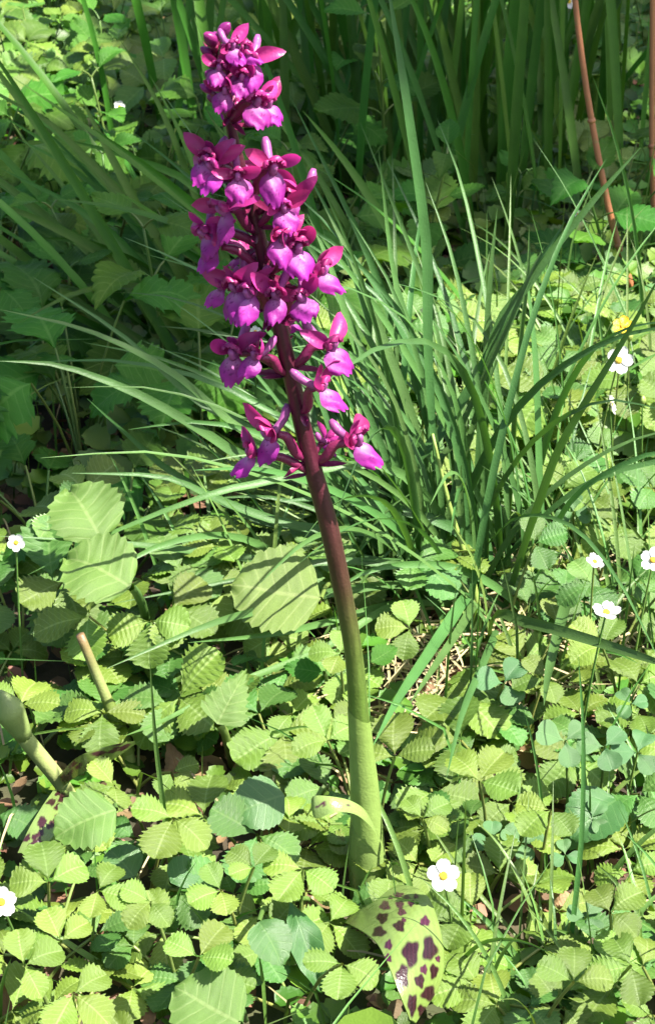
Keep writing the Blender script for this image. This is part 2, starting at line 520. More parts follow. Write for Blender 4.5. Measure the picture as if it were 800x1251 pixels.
GREEN = np.array((0.165, 0.245, 0.055)); PALE = np.array((0.200, 0.290, 0.080)); PURP = np.array((0.055, 0.007, 0.018)); MIDG = np.array((0.072, 0.122, 0.020)); BRN = np.array((0.045, 0.022, 0.013))
STEM_PX = [(264, 70), (275, 120), (290, 190), (312, 270), (335, 370), (358, 470), (379, 560), (401, 640), (420, 730), (432, 800), (438, 870), (445, 960), (449, 1030), (453, 1100), (455, 1125)]
STEM_W = [8, 12, 14, 17, 18.5, 20.5, 22, 23.5, 23, 22, 25, 31, 36, 41, 42]
STEM_Y = [-0.004, -0.003, -0.002, 0, 0, 0, 0, 0, 0, 0, 0, 0, 0, 0, 0]
stem_pts = [V(x, y, Y) for (x, y), Y in zip(STEM_PX, STEM_Y)]
def stem_at_py(py):
    ys = [p[1] for p in STEM_PX]
    x = interp(ys, [p[0] for p in STEM_PX], py)
    return V(x, py, interp(ys, STEM_Y, py))
orchid_base = Vector((stem_pts[-1].x, 0, 0))
orchid = thing('orchid', 'tall purple orchid in flower with dark stem and spotted basal leaf', 'orchid', orchid_base)
OB = orchid_base

def build_stem():
    n = 70
    py = np.linspace(70, 1125, n)
    pts, rad, tint = [], [], []
    pys = [p[1] for p in STEM_PX]
    smooth = cubic(list(zip([p[0] for p in STEM_PX], pys, [0] * len(pys))), 400)
    sx = [p.x for p in smooth]; sy = [p.y for p in smooth]
    for k, y in enumerate(py):
        p = V(interp(sy, sx, y), y, interp(pys, STEM_Y, y))
        d = pix(p)[2]
        pts.append(p - OB)
        rad.append(interp(pys, STEM_W, y) * 0.5 * d / FPX)
        t = interp([70, 560, 700, 780, 850, 1100], [0, 0, 0.45, 0.8, 1, 1], y)
        c = PURP * (1 - min(1, t * 2)) + BRN * min(1, t * 2) if t < 0.5 else BRN * (1 - (t - .5) * 2) + MIDG * (t - .5) * 2
        tint.append(c)
    sides = 20
    v, f = tube_geo(pts, rad, sides)
    r = random.Random(3)
    tt = []
    for k in range(n):
        for s in range(sides):
            # fine speckle and stripes of darker pigment
            q = 0.85 + 0.3 * r.random()
            q *= 1 + 0.22 * math.sin(s * 2.1) 
            tt.append(tint[k] * q)
    link('stem', mesh('stem', v, f, M['orchid_stem'], tint=tt), orchid)
build_stem()

def stem_radius(py):
    p = stem_at_py(py)
    return interp([a[1] for a in STEM_PX], STEM_W, py) * 0.5 * pix(p)[2] / FPX

def build_sheath():
    # pale upper sheath, ends at y=868
    def sheath(name, y0, y1, grow, top_fn, mat, c0, c1, seed):
        n, m = 30, 28
        verts, tint = [], []
        r = random.Random(seed)
        for i in range(n):
            t = i / (n - 1)
            for j in range(m):
                a = 2 * math.pi * j / m
                yt = y1 + top_fn(a)
                y = y0 + (yt - y0) * t
                c = stem_at_py(y)
                R = stem_radius(y) + grow * (0.35 + 0.65 * math.sin(math.pi * min(1, t * 1.2 + 0.0)) ** 0.7) * (1 if t < 0.97 else 0.6)
                rid = 1 + 0.012 * math.sin(a * 11)
                verts.append(c - OB + Vector((math.cos(a) * R * rid, -math.sin(a) * R * rid, 0)))
                k = 0.93 + 0.1 * math.sin(a * 14) + 0.06 * r.random()
                tint.append((c0 + (c1 - c0) * t) * k)
        return link(name, mesh(name, verts, grid_faces(n, m, True), mat, tint=tint), orchid)
    sheath('sheath', 1122, 872, 0.0009, lambda a: 8 * math.cos(a), M['orchid_stem'], PALE * 0.9, GREEN * 0.95, 1)
    # outer clasping leaf: open edge runs down to the right, blade kinks off to the left
    s = sheath('sheath_leaf', 1122, 1004, 0.0022, lambda a: 26 * math.cos(a) - 4, M['orchid_leaf'], PALE * 0.85, PALE * 0.95, 2)
    # free blade of that leaf
    yb = -0.009
    top = [V(458, 1012, yb), V(446, 990, yb - 0.002), V(428, 978, yb - 0.005), V(405, 973, yb - 0.007), V(385, 972, yb - 0.006), V(380, 976, yb - 0.004)]
    low = [V(470, 1042, yb + 0.002), V(456, 1014, yb - 0.004), V(434, 995, yb - 0.009), V(408, 993, yb - 0.013), V(386, 1000, yb - 0.012), V(380, 988, yb - 0.008)]
    top = [p - OB for p in top]; low = [p - OB for p in low]
    n, m = 30, 12
    vs_ = blade_surface(top, low, n, m, 0.12, (0, -0.4, 0.9))
    spots = [(0.70, 0.45, 0.05), (0.78, 0.55, 0.035), (0.45, 0.5, 0.03)]
    tint = []
    for i in range(n):
        for j in range(m):
            t, u = i / (n - 1), j / (m - 1)
            c = PALE * 0.95
            for (a, b, q) in spots:
                if (t - a) ** 2 * 3 + (u - b) ** 2 * 0.5 < q * q * 2:
                    c = np.array((0.06, 0.015, 0.03))
            tint.append(c)
    link('leaf_flag', mesh('leaf_flag', vs_, grid_faces(n, m), M['orchid_leaf'], tint=tint), orchid)
build_sheath()

def spotted_tint(n, m, spots, base0, base1, seed=0):
    r = random.Random(seed)
    out = []
    dark = np.array((0.035, 0.010, 0.014)); edge = np.array((0.16, 0.03, 0.10))
    offs = [[r.uniform(0, 6) for _ in range(3)] for _ in spots]
    for i in range(n):
        v = i / (n - 1)
        for j in range(m):
            u = j / (m - 1)
            c = base0 + (base1 - base0) * v
            c = c * (0.97 + 0.05 * math.sin(u * 60))
            best = 9
            for k, (su, sv, ru, rv_) in enumerate(spots):
                du, dv = (u - su) / ru, (v - sv) / rv_
                if abs(du) > 1.6 or abs(dv) > 1.6:
                    continue
                a = math.atan2(dv, du)
                q = math.hypot(du, dv) * (1 + 0.16 * math.sin(3 * a + offs[k][0]) + 0.10 * math.sin(5 * a + offs[k][1]))
                best = min(best, q)
            if best < 1.12:
                t = max(0, min(1, (1.12 - best) / 0.22))
                pig = dark if best < 0.8 or True else edge
                c = c * (1 - t) + pig * t
            out.append(c)
    return out

def build_spotted_leaf():
    left = [G(421, 1128, .014), G(440, 1137, .034), G(460, 1153, .048), G(474, 1180, .052), G(486, 1212, .048), G(500, 1246, .038)]
    right = [G(452, 1096, .014), G(490, 1083, .034), G(521, 1096, .044), G(538, 1145, .044), G(538, 1196, .038), G(506, 1250, .036)]
    left = [p - OB for p in left]; right = [p - OB for p in right]
    n, m = 190, 120
    vv = blade_surface(left, right, n, m, 0.10, (0.2, -0.4, 0.85))
    # spots given by pixel, found on the surface
    sp = [(471, 1108, 6, 6), (489, 1107, 5, 5), (502, 1105, 4, 4), (487, 1095, 6, 3.5), (497, 1098, 4, 3), (468, 1123, 7, 6.5), (491, 1116, 5, 4.5),
          (493, 1126, 3, 3), (488, 1133, 6.5, 7), (518, 1127, 6, 6), (464, 1140, 8, 6.5), (475, 1156, 4.5, 6), (501, 1166, 9.5, 16), (523, 1160, 8.5, 15),
          (474, 1172, 4.5, 5), (491, 1193, 7, 14), (516, 1185, 4.5, 5.5), (511, 1199, 6, 8), (528, 1187, 5, 9), (522, 1214, 8.5, 9.5), (502, 1227, 5.5, 13), (513, 1234, 5, 7), (508, 1097, 3, 3), (478, 1098, 3, 2.5), (533, 1172, 3, 4)]
    P = np.array([pix(p + OB)[:2] for p in vv]).reshape(n, m, 2)
    r = random.Random(9)
    base0, base1 = PALE * 0.95, np.array((0.145, 0.215, 0.045))
    dark = np.array((0.026, 0.006, 0.010)); mid = np.array((0.060, 0.012, 0.032))
    tint = np.zeros((n, m, 3))
    for i in range(n):
        for j in range(m):
            c = base0 + (base1 - base0) * (i / n)
            tint[i, j] = c * (0.97 + 0.05 * math.sin(j * 0.52))
    for (x, y, rx, ry) in sp:
        o1, o2 = r.uniform(0, 6), r.uniform(0, 6)
        dx = (P[:, :, 0] - x) / rx; dy = (P[:, :, 1] - y) / ry
        a = np.arctan2(dy, dx)
        q = np.hypot(dx, dy) * (1 + 0.14 * np.sin(3 * a + o1) + 0.10 * np.sin(5 * a + o2))
        t = np.clip((1.12 - q) / 0.28, 0, 1)[:, :, None]
        pig = (dark if ry > 6.4 else mid)[None, None, :] * (0.8 + 0.5 * (np.sin(P[:, :, 0] * 1.3)[:, :, None] > 0.6))
        tint = tint * (1 - t) + pig * t
    o = link('spotted_leaf', mesh('spotted_leaf', vv, grid_faces(n, m), M['orchid_leaf'], tint=tint.reshape(-1, 3)), orchid)
    md = o.modifiers.new('thickness', 'SOLIDIFY'); md.thickness = 0.0007
    o['label'] = 'glossy pale green leaf with purple blotches arching over'
build_spotted_leaf()

# ---- flower pieces, millimetre-sized, +Y out from the stem, Z up
def lip_mesh(seed):
    r = random.Random(seed)
    nv, nu = 22, 19
    verts, tint = [], []
    fold = r.uniform(0.35, 0.7)
    L = r.uniform(9.5, 11.0) * 1e-3
    W = r.uniform(5.0, 5.8) * 1e-3
    for i in range(nv):
        v = i / (nv - 1)
        w = W * interp([0, .12, .3, .55, .8, 1], [.26, .42, .78, 1.0, .98, .80], v)
        for j in range(nu):
            s = (j / (nu - 1)) * 2 - 1
            a = abs(s)
            # three lobes at the end
            ln = L * (1 - 0.16 * math.exp(-((a - 0.5) / 0.13) ** 2) * (v ** 4) - 0.08 * math.exp(-(a / 0.09) ** 2) * v ** 6 - 0.20 * a ** 3 * v ** 2)
            if i == nv - 1:
                ln *= 1 + r.uniform(-0.03, 0.03)
            th = math.radians(-12 - 62 * min(1, v * 1.25))       # bends down
            y = ln * (0.62 * math.sin(v * 1.25) )
            z = -ln * (v * 0.95 - 0.15 * math.sin(v * 2))
            y -= fold * a ** 2 * w * 1.0
            x = s * w * (1 - 0.14 * fold * a)
            y += 0.00035 * math.sin(v * 9 + s * 5 + seed)
            verts.append((x, y, z))
            pale = math.exp(-((v - 0.22) / 0.22) ** 2) * (1 - a ** 2 * 0.8)
            c = np.array((0.285, 0.018, 0.235)) * (1 - pale * 0.75) + np.array((0.46, 0.20, 0.42)) * pale * 0.75
            c = c * (0.9 + 0.25 * (1 - a))
            if 0.08 < v < 0.62 and a < 0.55 and r.random() < 0.10:
                c = np.array((0.16, 0.01, 0.14))
            tint.append(c)
    return mesh('lip', verts, grid_faces(nv, nu), M['lip'], tint=tint)

def petal_mesh(name, mat, L, W, cup, curl, seed, nv=10, nu=7):
    r = random.Random(seed)
    verts = []
    for i in range(nv):
        v = i / (nv - 1)
        w = W * math.sin(math.pi * (0.06 + 0.94 * v) ** 0.85) ** 0.75 * 0.5 if v < 1 else 0.0
        w = max(w, W * 0.06 * (1 - v))
        for j in range(nu):
            s = j / (nu - 1) * 2 - 1
            verts.append((s * w, L * (math.sin(curl * v) / curl if curl else v), L * ((1 - math.cos(curl * v)) / curl if curl else 0) + cup * W * s * s * math.sin(math.pi * min(1, v + 0.1))))
    return mesh(name, verts, grid_faces(nv, nu), mat)

def hood_mesh(seed):
    """dorsal sepal and two petals leaning together, edges free"""
    r = random.Random(seed + 70)
    verts, faces = [], []
    for dx, ln, wd, tw in ((0, 8.2e-3, 4.6e-3, 0), (-1, 6.8e-3, 3.6e-3, -0.75), (1, 6.8e-3, 3.6e-3, 0.75)):
        nv, nu = 9, 7
        off = len(verts)
        q = Matrix.Rotation(tw + r.uniform(-.15, .15), 3, 'Y')
        lift = r.uniform(0.5, 1.0)
        for i in range(nv):
            v = i / (nv - 1)
            w = wd * .5 * max(.05, math.sin(math.pi * (.1 + .88 * v)) ** .75)
            for k in range(nu):
                sx = k / (nu - 1) * 2 - 1
                p = Vector((sx * w, ln * math.sin(1.5 * v) / 1.5 * (0.75 + .2 * lift), 0.0016 + ln * .42 * lift * math.sin(2.3 * v) - .0014 * sx * sx * (1 - .4 * v) + .0002 * math.sin(9 * v + sx * 3 + seed)))
                verts.append(q @ p + Vector((dx * .0004, -.0012, .0008)))
        faces += grid_faces(nv, nu, off=off)
    return mesh('hood', verts, faces, M['sepal'])

LIPS = [lip_mesh(k) for k in range(5)]
HOODS = [hood_mesh(k) for k in range(4)]
SEPALS = [petal_mesh('sepal', M['sepal'], 10.0e-3, 4.8e-3, 0.34, c, k) for k, c in enumerate((0.5, 1.3, -0.8))]
BRACT = petal_mesh('bract', M['ovary'], 11e-3, 3.2e-3, 0.35, 0.5, 4, 7, 5)
def spur_mesh():
    pts = cubic([(0, 0.001, 0), (0, -0.003, 0.0014), (0, -0.0065, 0.0038), (0, -0.009, 0.0075)], 9)
    v, f = tube_geo(pts, [0.0011, 0.0013, 0.0014, 0.0014, 0.0014, 0.0015, 0.0016, 0.0015, 0.0008], 8)
    return mesh('spur', v, f, M['spur'])
SPUR = spur_mesh()
def column_mesh():
    pts = cubic([(0, 0.0005, -0.0005), (0, 0.0018, 0.0012), (0, 0.0022, 0.003)], 5)
    v, f = tube_geo(pts, [0.0014, 0.0012, 0.0011, 0.0012, 0.0006], 8)
    return mesh('column', v, f, M['spur'])
COLUMN = column_mesh()

def flower(px, py, lipx, lipy, R=0.017, size=1.0, sp=1.0, back=False, seed=0):
    """centre (throat) pixel and the pixel the lip points at"""
    r = random.Random(seed * 13 + 7)
    s0 = stem_at_py(py + 16)
    q = V(px, py, s0.y)
    dx = q.x - s0.x
    R = max(R, abs(dx) * 1.03)
    dy = -math.sqrt(max(R * R - dx * dx, 0))
    if back:
        dy = -dy * 0.6
    c = V(px, py, s0.y + dy)
    out = Vector((c.x - s0.x, c.y - s0.y, 0)).normalized()
    root_py = py + r.uniform(16, 30)
    att = stem_at_py(root_py) + out * stem_radius(root_py) * 0.7
    # facing: out from the stem, rolled so that the lip hangs where the photograph has it
    hang = Vector((lipx - px, 0, -(lipy - py))).normalized()
    z = (-hang + Vector((0, 0, 0.5))).normalized()
    yv = (out * 1.0 + Vector((r.gauss(0, .45), -0.35 + r.gauss(0, .3), r.gauss(0, .25)))).normalized()
    yv = (yv - z * yv.dot(z)).normalized()
    xv = yv.cross(z)
    mt = Matrix((xv, yv, z)).transposed().to_4x4()
    root = link('flower', None, orchid)
    # the flower part is its ovary; everything else hangs under it
    bpy.data.objects.remove(root)
    mw = Matrix.Translation(c - OB) @ mt @ Matrix.Diagonal((size, size, size, 1))
    inv = mw.inverted()
    a = inv @ (att - OB)
    b = inv @ (att - OB + out * 0.004 + Vector((0, 0, 0.004)))
    e = Vector((0, -0.0025, -0.0005))
    pts = cubic([a, b, a.lerp(e, 0.6) + Vector((0, 0, 0.0025)), e], 9)
    v, f = tube_geo(pts, [0.0010, 0.0013, 0.0016, 0.0018, 0.0018, 0.0017, 0.0015, 0.0013, 0.0013], 8)
    root = link('flower', mesh('ovary', v, f, M['ovary']), orchid, mw)
    link('lip', LIPS[r.randrange(5)], root, Matrix.Rotation(math.radians(r.uniform(-8, 18)), 4, 'X') @ Matrix.Diagonal((r.uniform(.88, 1.12), 1.05, r.uniform(.95, 1.15), 1)))
    link('hood', HOODS[r.randrange(4)], root, Matrix.Translation((0, 0, -0.0006)) @ Matrix.Diagonal((1.1, 1.1, 1.25, 1)))
    for sgn in (-1, 1):
        d = Vector((sgn * r.uniform(0.5, 1.1) * sp, r.uniform(-0.5, 0.5), r.uniform(0.05, 1.0)))
        n = Vector((-sgn * r.uniform(-.2, .6), 0.9, r.uniform(-.2, .7)))
        link('sepal', SEPALS[r.randrange(3)], root, frame(Vector((sgn * 0.0012, -0.0008, 0.0012)), n, d, r.uniform(1.0, 1.3)))
    if r.random() < 0.6:
        link('sepal', SEPALS[r.randrange(3)], root, frame(Vector((0, -0.0012, 0.003)), (0, 1, -0.2), (r.uniform(-.3, .3), -0.15, 1), 0.85))
    link('spur', SPUR, root, Matrix.Rotation(math.radians(r.uniform(-25, 25)), 4, 'Y'))
    link('column', COLUMN, root)
    link('bract', BRACT, root, frame(a + Vector((0, 0, -0.001)), (0, 0.4, 0.9), (e - a) + Vector((r.uniform(-.003, .003), 0, -0.004)), 0.9))

FL = [(283, 58, 288, 78, .66), (268, 84, 262, 104, .66), (296, 96, 290, 120, .72), (276, 112, 268, 134, .7), (300, 62, 312, 80, .6),  # throat x, y, lip tip x, y, size
    (306, 76, 310, 104, .85), (313, 126, 306, 158, .9), (327, 128, 336, 160, .8), (262, 205, 270, 232, .95),
    (333, 208, 331, 247, 1.05), (362, 243, 370, 285, 1.0), (291, 217, 293, 240, .8), (275, 258, 292, 298, 1.0),
    (252, 284, 268, 300, .95), (344, 292, 334, 318, .9), (363, 305, 363, 347, 1.05), (393, 332, 404, 374, 1.0),
    (263, 302, 264, 338, .95), (290, 352, 312, 398, 1.05), (306, 360, 310, 398, 1.0), (337, 362, 340, 396, .9), (368, 364, 386, 402, .95),
    (272, 352, 270, 392, .8), (404, 424, 408, 468, 1.1), (286, 434, 288, 478, 1.1), (313, 436, 300, 460, .9), (391, 474, 396, 506, 1.0),
    (330, 532, 338, 572, 1.1), (309, 556, 306, 592, .95), (436, 540, 456, 572, 1.1), (347, 256, 352, 280, .85), (255, 196, 244, 222, .9),
]
for k, (x, y, lx, ly, s) in enumerate(FL):
    flower(x, y, lx, ly, size=s * 1.14, seed=k)
for k, (x, y, lx, ly, s) in enumerate([(318, 212, 322, 240, .9), (352, 395, 366, 420, .9), (300, 310, 296, 335, .9), (400, 540, 396, 560, .8), (285, 130, 278, 150, .8), (368, 330, 380, 350, .9)]):
    flower(x, y, lx, ly, size=s, seed=50 + k, back=True, R=0.014)

def bud_mesh():
    nv, nu = 10, 9
    verts = []
    for i in range(nv):
        v = i / (nv - 1)
        R = 0.0024 * math.sin(math.pi * (0.04 + 0.94 * v ** 1.15)) ** 0.7
        for j in range(nu):
            a = 2 * math.pi * j / nu
            k = 1 + 0.12 * math.cos(3 * a)
            verts.append((math.cos(a) * R * k, v * 0.0085, math.sin(a) * R * k + 0.0012 * math.sin(v * 2.5)))
    f = grid_faces(nv, nu, True)
    f.append(tuple(range(nu))[::-1]); f.append(tuple((nv - 1) * nu + k for k in range(nu)))
    return mesh('bud', verts, f, M['bud'])
BUD = bud_mesh()
rb = random.Random(4)
for k in range(17):
    t = k / 16
    py = 150 - 92 * t
    a = k * 2.4
    s0 = stem_at_py(py)
    d = Vector((math.cos(a), math.sin(a), 0.55 + 1.3 * t)).normalized()
    R = 0.0085 - 0.005 * t
    tip = s0 + d * R
    v, f = tube_geo(cubic([s0, s0 + d * R * 0.5, tip], 4), [0.0009, 0.0011, 0.0012, 0.0012], 6)
    b = link('bud', mesh('bud_stalk', [p - OB for p in v], f, M['ovary']), orchid)
    link('bud_tip', BUD, b, frame(tip - OB - d * 0.001, Vector((-d.y, d.x, 0.3)), d + Vector((0, -0.2, 0.2 * t)), rb.uniform(0.65, 1.0)))
    if k % 2:
        link('bract', BRACT, b, frame(s0 - OB, (d.x, d.y, 0.6), d + Vector((0, 0, 0.4)), 0.8))
# ------------------------------------------------------------------ grass
def blade_geo(pts, w, n=16, off=0, keel=0.22, face=None, twist=0.0, taper=0.55):
    """grass blade with a keel along the points; widest low down, long drawn-out tip"""
    C = cubic(pts, n)
    verts, uvs = [], []
    side = None
    for i, p in enumerate(C):
        t = i / (n - 1)
        tan = (C[min(i + 1, n - 1)] - C[max(i - 1, 0)]).normalized()
        if face is not None:
            s = tan.cross(face)
        else:
            s = tan.cross(Vector((0, 0, 1)))
        if s.length < 1e-3:
            s = Vector((1, 0, 0))
        s.normalize()
        if side is not None and s.dot(side) < 0:
            s = -s
        side = s
        s = Quaternion(tan, twist * t) @ s
        nrm = s.cross(tan).normalized()
        ww = w * 0.5 * interp([0, 0.08, 0.35, 0.7, 0.9, 1], [0.55, 0.75, 1.0, 0.75, 0.35, 0.03], t)
        verts += [p - s * ww + nrm * ww * keel, p - nrm * ww * keel, p + s * ww + nrm * ww * keel]
        uvs += [(0, t), (0.5, t), (1, t)]
    return verts, grid_faces(n, 3, off=off), uvs

def blade(root, pts, w, mat, n=16, face=None, twist=0.0, name='blade'):
    o = root.location
    v, f, u = blade_geo([Vector(p) - o for p in pts], w, n, 0, 0.22, face, twist)
    return link(name, mesh(name, v, f, mat, u), root)

def traced(root, px_pts, y0, y1, wpx, mat, to_ground=True, twist=0.3):
    """pixels from the base to the tip; the depth runs from y0 to y1"""
    k = len(px_pts)
    pts = [V(x, y, y0 + (y1 - y0) * i / (k - 1)) for i, (x, y) in enumerate(px_pts)]
    d = pix(pts[k // 2])[2]
    tocam = (CAM - pts[k // 2]).normalized()
    face = (tocam + Vector((rnd.uniform(-.7, .7), rnd.uniform(-.3, .3), rnd.uniform(0, .8)))).normalized()
    if to_ground and pts[0].z > 0.004:
        b = pts[0].copy(); b.z = 0; b.x += rnd.uniform(-.004, .004) + (root.location.x - b.x) * 0.25; b.y += (root.location.y - b.y) * 0.25
        pts = [b] + pts
    return blade(root, pts, wpx * d / FPX, mat, 18, face, rnd.uniform(-twist, twist))

t_loc = G(556, 735); t_loc.z = 0
tus = thing('grass_tussock', 'fountain-shaped tussock of long bluish green blades behind the orchid stem', 'grass', t_loc)
TY = t_loc.y
MB_ = M['grass_blue']
T = [
    ([(545, 715), (430, 610), (300, 530), (210, 455), (110, 405), (0, 378)], 0, -.03, 11),
    ([(540, 715), (400, 600), (300, 560), (240, 522), (165, 480), (75, 447), (0, 441)], 0, -.05, 12),
    ([(540, 700), (400, 590), (300, 520), (240, 490), (150, 410), (40, 338)], 0, .03, 9),
    ([(540, 715), (420, 650), (330, 640), (215, 580), (160, 535), (107, 487)], 0, -.03, 9),
    ([(550, 720), (450, 660), (350, 640), (270, 612), (200, 583), (88, 578)], -.01, -.05, 11),
    ([(560, 715), (545, 640), (480, 572), (400, 572), (320, 590), (260, 603), (150, 645), (35, 702)], 0, -.09, 10),
    ([(560, 730), (480, 700), (350, 688), (250, 675), (150, 664), (0, 655)], 0, -.10, 10),
    ([(590, 735), (560, 712), (500, 692), (400, 686), (310, 705), (250, 716), (140, 737)], -.01, -.10, 9),
    ([(590, 740), (500, 715), (400, 725), (320, 745), (250, 765), (130, 817)], -.01, -.18, 10),
    ([(590, 745), (500, 735), (400, 760), (330, 775), (230, 785)], -.01, -.15, 8),
    ([(575, 740), (480, 740), (400, 790), (300, 830), (200, 880), (150, 900)], -.02, -.21, 8),
    ([(595, 440), (650, 340), (720, 250), (782, 180)], .02, .05, 10),
    ([(490, 598), (530, 540), (565, 490), (615, 400), (650, 335), (690, 270)], 0, .04, 13),
    ([(535, 580), (555, 540), (580, 485), (620, 400), (650, 330), (665, 300)], 0, .03, 9),
    ([(640, 668), (660, 610), (680, 555), (710, 500), (765, 410), (815, 320)], -.04, -.08, 11),
    ([(660, 690), (658, 600), (655, 480), (650, 400), (642, 330)], 0, .04, 10),
    ([(590, 610), (592, 480), (594, 400), (600, 320), (607, 255)], .02, .05, 8),
    ([(620, 640), (628, 520), (636, 420), (645, 330), (646, 275)], .02, .08, 7),
    ([(535, 600), (525, 500), (505, 420), (480, 330), (462, 180)], .02, .06, 10),
    ([(540, 640), (525, 520), (490, 420), (440, 290), (354, 116)], .02, .09, 11),
    ([(530, 640), (505, 520), (470, 420), (430, 320), (395, 250)], .01, .05, 12),
    ([(520, 620), (490, 500), (460, 420), (420, 300), (370, 200)], .02, .08, 9),
    ([(560, 640), (545, 500), (535, 400), (500, 300), (440, 150)], .02, .08, 8),
    ([(530, 640), (480, 520), (440, 440), (405, 330), (375, 260)], .0, .04, 11),
    ([(520, 650), (470, 560), (430, 480), (400, 420), (340, 330)], .0, .03, 10),
    ([(605, 752), (640, 760), (680, 770), (740, 788), (800, 808), (840, 820)], -.08, -.21, 13),
    ([(600, 727), (570, 708), (530, 695), (480, 686), (440, 684)], -.01, -.05, 12),
    ([(590, 690), (555, 646), (475, 620), (400, 610), (340, 612)], -.01, -.03, 12),
    ([(572, 728), (545, 765), (515, 810), (485, 855), (455, 912)], -.06, -.245, 13),
    ([(580, 740), (560, 770), (530, 815), (500, 860)], -.06, -.225, 10),
    ([(606, 770), (590, 810), (565, 870), (545, 950)], -.06, -.26, 9),
    ([(690, 735), (682, 770), (670, 820), (664, 862)], -.07, -.215, 13),
    ([(480, 690), (470, 640), (440, 610), (430, 580)], -.02, -.02, 12),
    ([(500, 680), (490, 620), (478, 560), (474, 470)], 0, .02, 8),
]
for pts, a, b, w in T:
    traced(tus, pts, TY + a, TY + b, w * 1.22, MB_)
# the pale culm with its long top leaf
cp = [V(x, y, TY - 0.045 + k * 0.006) for k, (x, y) in enumerate([(590, 760), (578, 712), (550, 622), (528, 530)])]
cp[0].z = 0
tube('culm', [p - t_loc for p in cubic(cp, 14)], [0.0021 - 0.0001 * i for i in range(14)], M['culm'], tus)
traced(tus, [(528, 532), (522, 420), (520, 300), (500, 150), (486, 60), (470, -40)], TY - .027, TY + .01, 15, MB_, to_ground=False, twist=.1)
rg = random.Random(21)
def arc_blade(root, base, az, lean, length, w, mat, r, droop=1.0):
    """free blade: leaves the base at a lean and bends over under its weight"""
    d = Vector((math.cos(az), math.sin(az), 0))
    pts, p, el = [], Vector(base), math.pi / 2 - lean
    n = 6
    for i in range(n + 1):
        pts.append(p.copy())
        st = length / n
        p = p + (d * math.cos(el) + Vector((0, 0, 1)) * math.sin(el)) * st
        el -= droop * (0.10 + 0.28 * (i / n)) * r.uniform(0.7, 1.3)
        if p.z < 0.012:
            p.z = 0.012
    face = (Vector((-d.x * 0.2, -d.y * 0.2 - 0.5, 0.8)) + Vector((r.uniform(-.5, .5), r.uniform(-.5, .5), 0))).normalized()
    return blade(root, pts, w, mat, 14, face, r.uniform(-.8, .8))
for k in range(95):
    az = rg.gauss(math.radians(150), math.radians(50)) if k % 7 else rg.uniform(0, 2 * math.pi)
    b = t_loc + Vector((rg.gauss(-0.005, 0.028), rg.gauss(0.0, 0.024), 0)); b.z = 0
    ln = rg.uniform(0.14, 0.34)
    arc_blade(tus, b, az, abs(rg.gauss(0.25, 0.28)), ln, rg.uniform(.0026, .0052), MB_, rg, rg.uniform(0.3, 1.5))

def clump(label, base_px, spread, count, length, width, az, azs, lean, mat, seed, droop=(0.2, 1.0), group=None, name='grass_clump'):
    r = random.Random(seed)
    c = G(*base_px); c.z = 0
    t = thing(name, label, 'grass', c, group)
    for k in range(count):
        b = c + Vector((r.gauss(0, spread[0]), r.gauss(0, spread[1]), 0))
        arc_blade(t, b, math.radians(r.gauss(az, azs)), abs(r.gauss(lean, 0.2)), r.uniform(*length), r.uniform(*width), mat, r, r.uniform(*droop))
    return t
# dark broad grass leaning to the left, behind the orchid
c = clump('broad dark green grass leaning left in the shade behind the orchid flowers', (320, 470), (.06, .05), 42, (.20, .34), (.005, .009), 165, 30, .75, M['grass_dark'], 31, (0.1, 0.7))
BY = c.location.y
for pts, a, b, w in [
    ([(270, 430), (235, 370), (200, 300), (140, 230), (60, 150), (0, 118)], 0, .05, 15),
    ([(330, 460), (270, 380), (215, 320), (150, 250), (55, 145)], .03, .10, 12),
    ([(230, 400), (160, 310), (95, 255), (0, 205)], -.02, .02, 13),
    ([(330, 420), (280, 330), (250, 270), (200, 140), (145, 45)], .04, .12, 12),
    ([(270, 400), (190, 290), (130, 180), (100, 120)], .02, .1, 14),
    ([(350, 430), (300, 330), (240, 230), (150, 190), (80, 170)], .03, .1, 12),
    ([(260, 460), (150, 330), (50, 270), (-20, 245)], -.03, .0, 14),
    ([(300, 450), (210, 350), (120, 300), (40, 290)], -.02, .0, 12),
]:
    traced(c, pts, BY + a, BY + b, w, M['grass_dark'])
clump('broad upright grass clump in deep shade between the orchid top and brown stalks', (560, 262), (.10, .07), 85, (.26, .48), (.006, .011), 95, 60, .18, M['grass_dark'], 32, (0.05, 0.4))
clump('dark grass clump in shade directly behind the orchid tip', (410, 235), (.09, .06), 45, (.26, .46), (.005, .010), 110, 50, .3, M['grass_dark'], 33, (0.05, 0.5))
clump('tall shaded grass clump beside the brown stalks', (690, 205), (.10, .07), 40, (.24, .42), (.005, .010), 80, 50, .25, M['grass_dark'], 34, (0.1, 0.6))
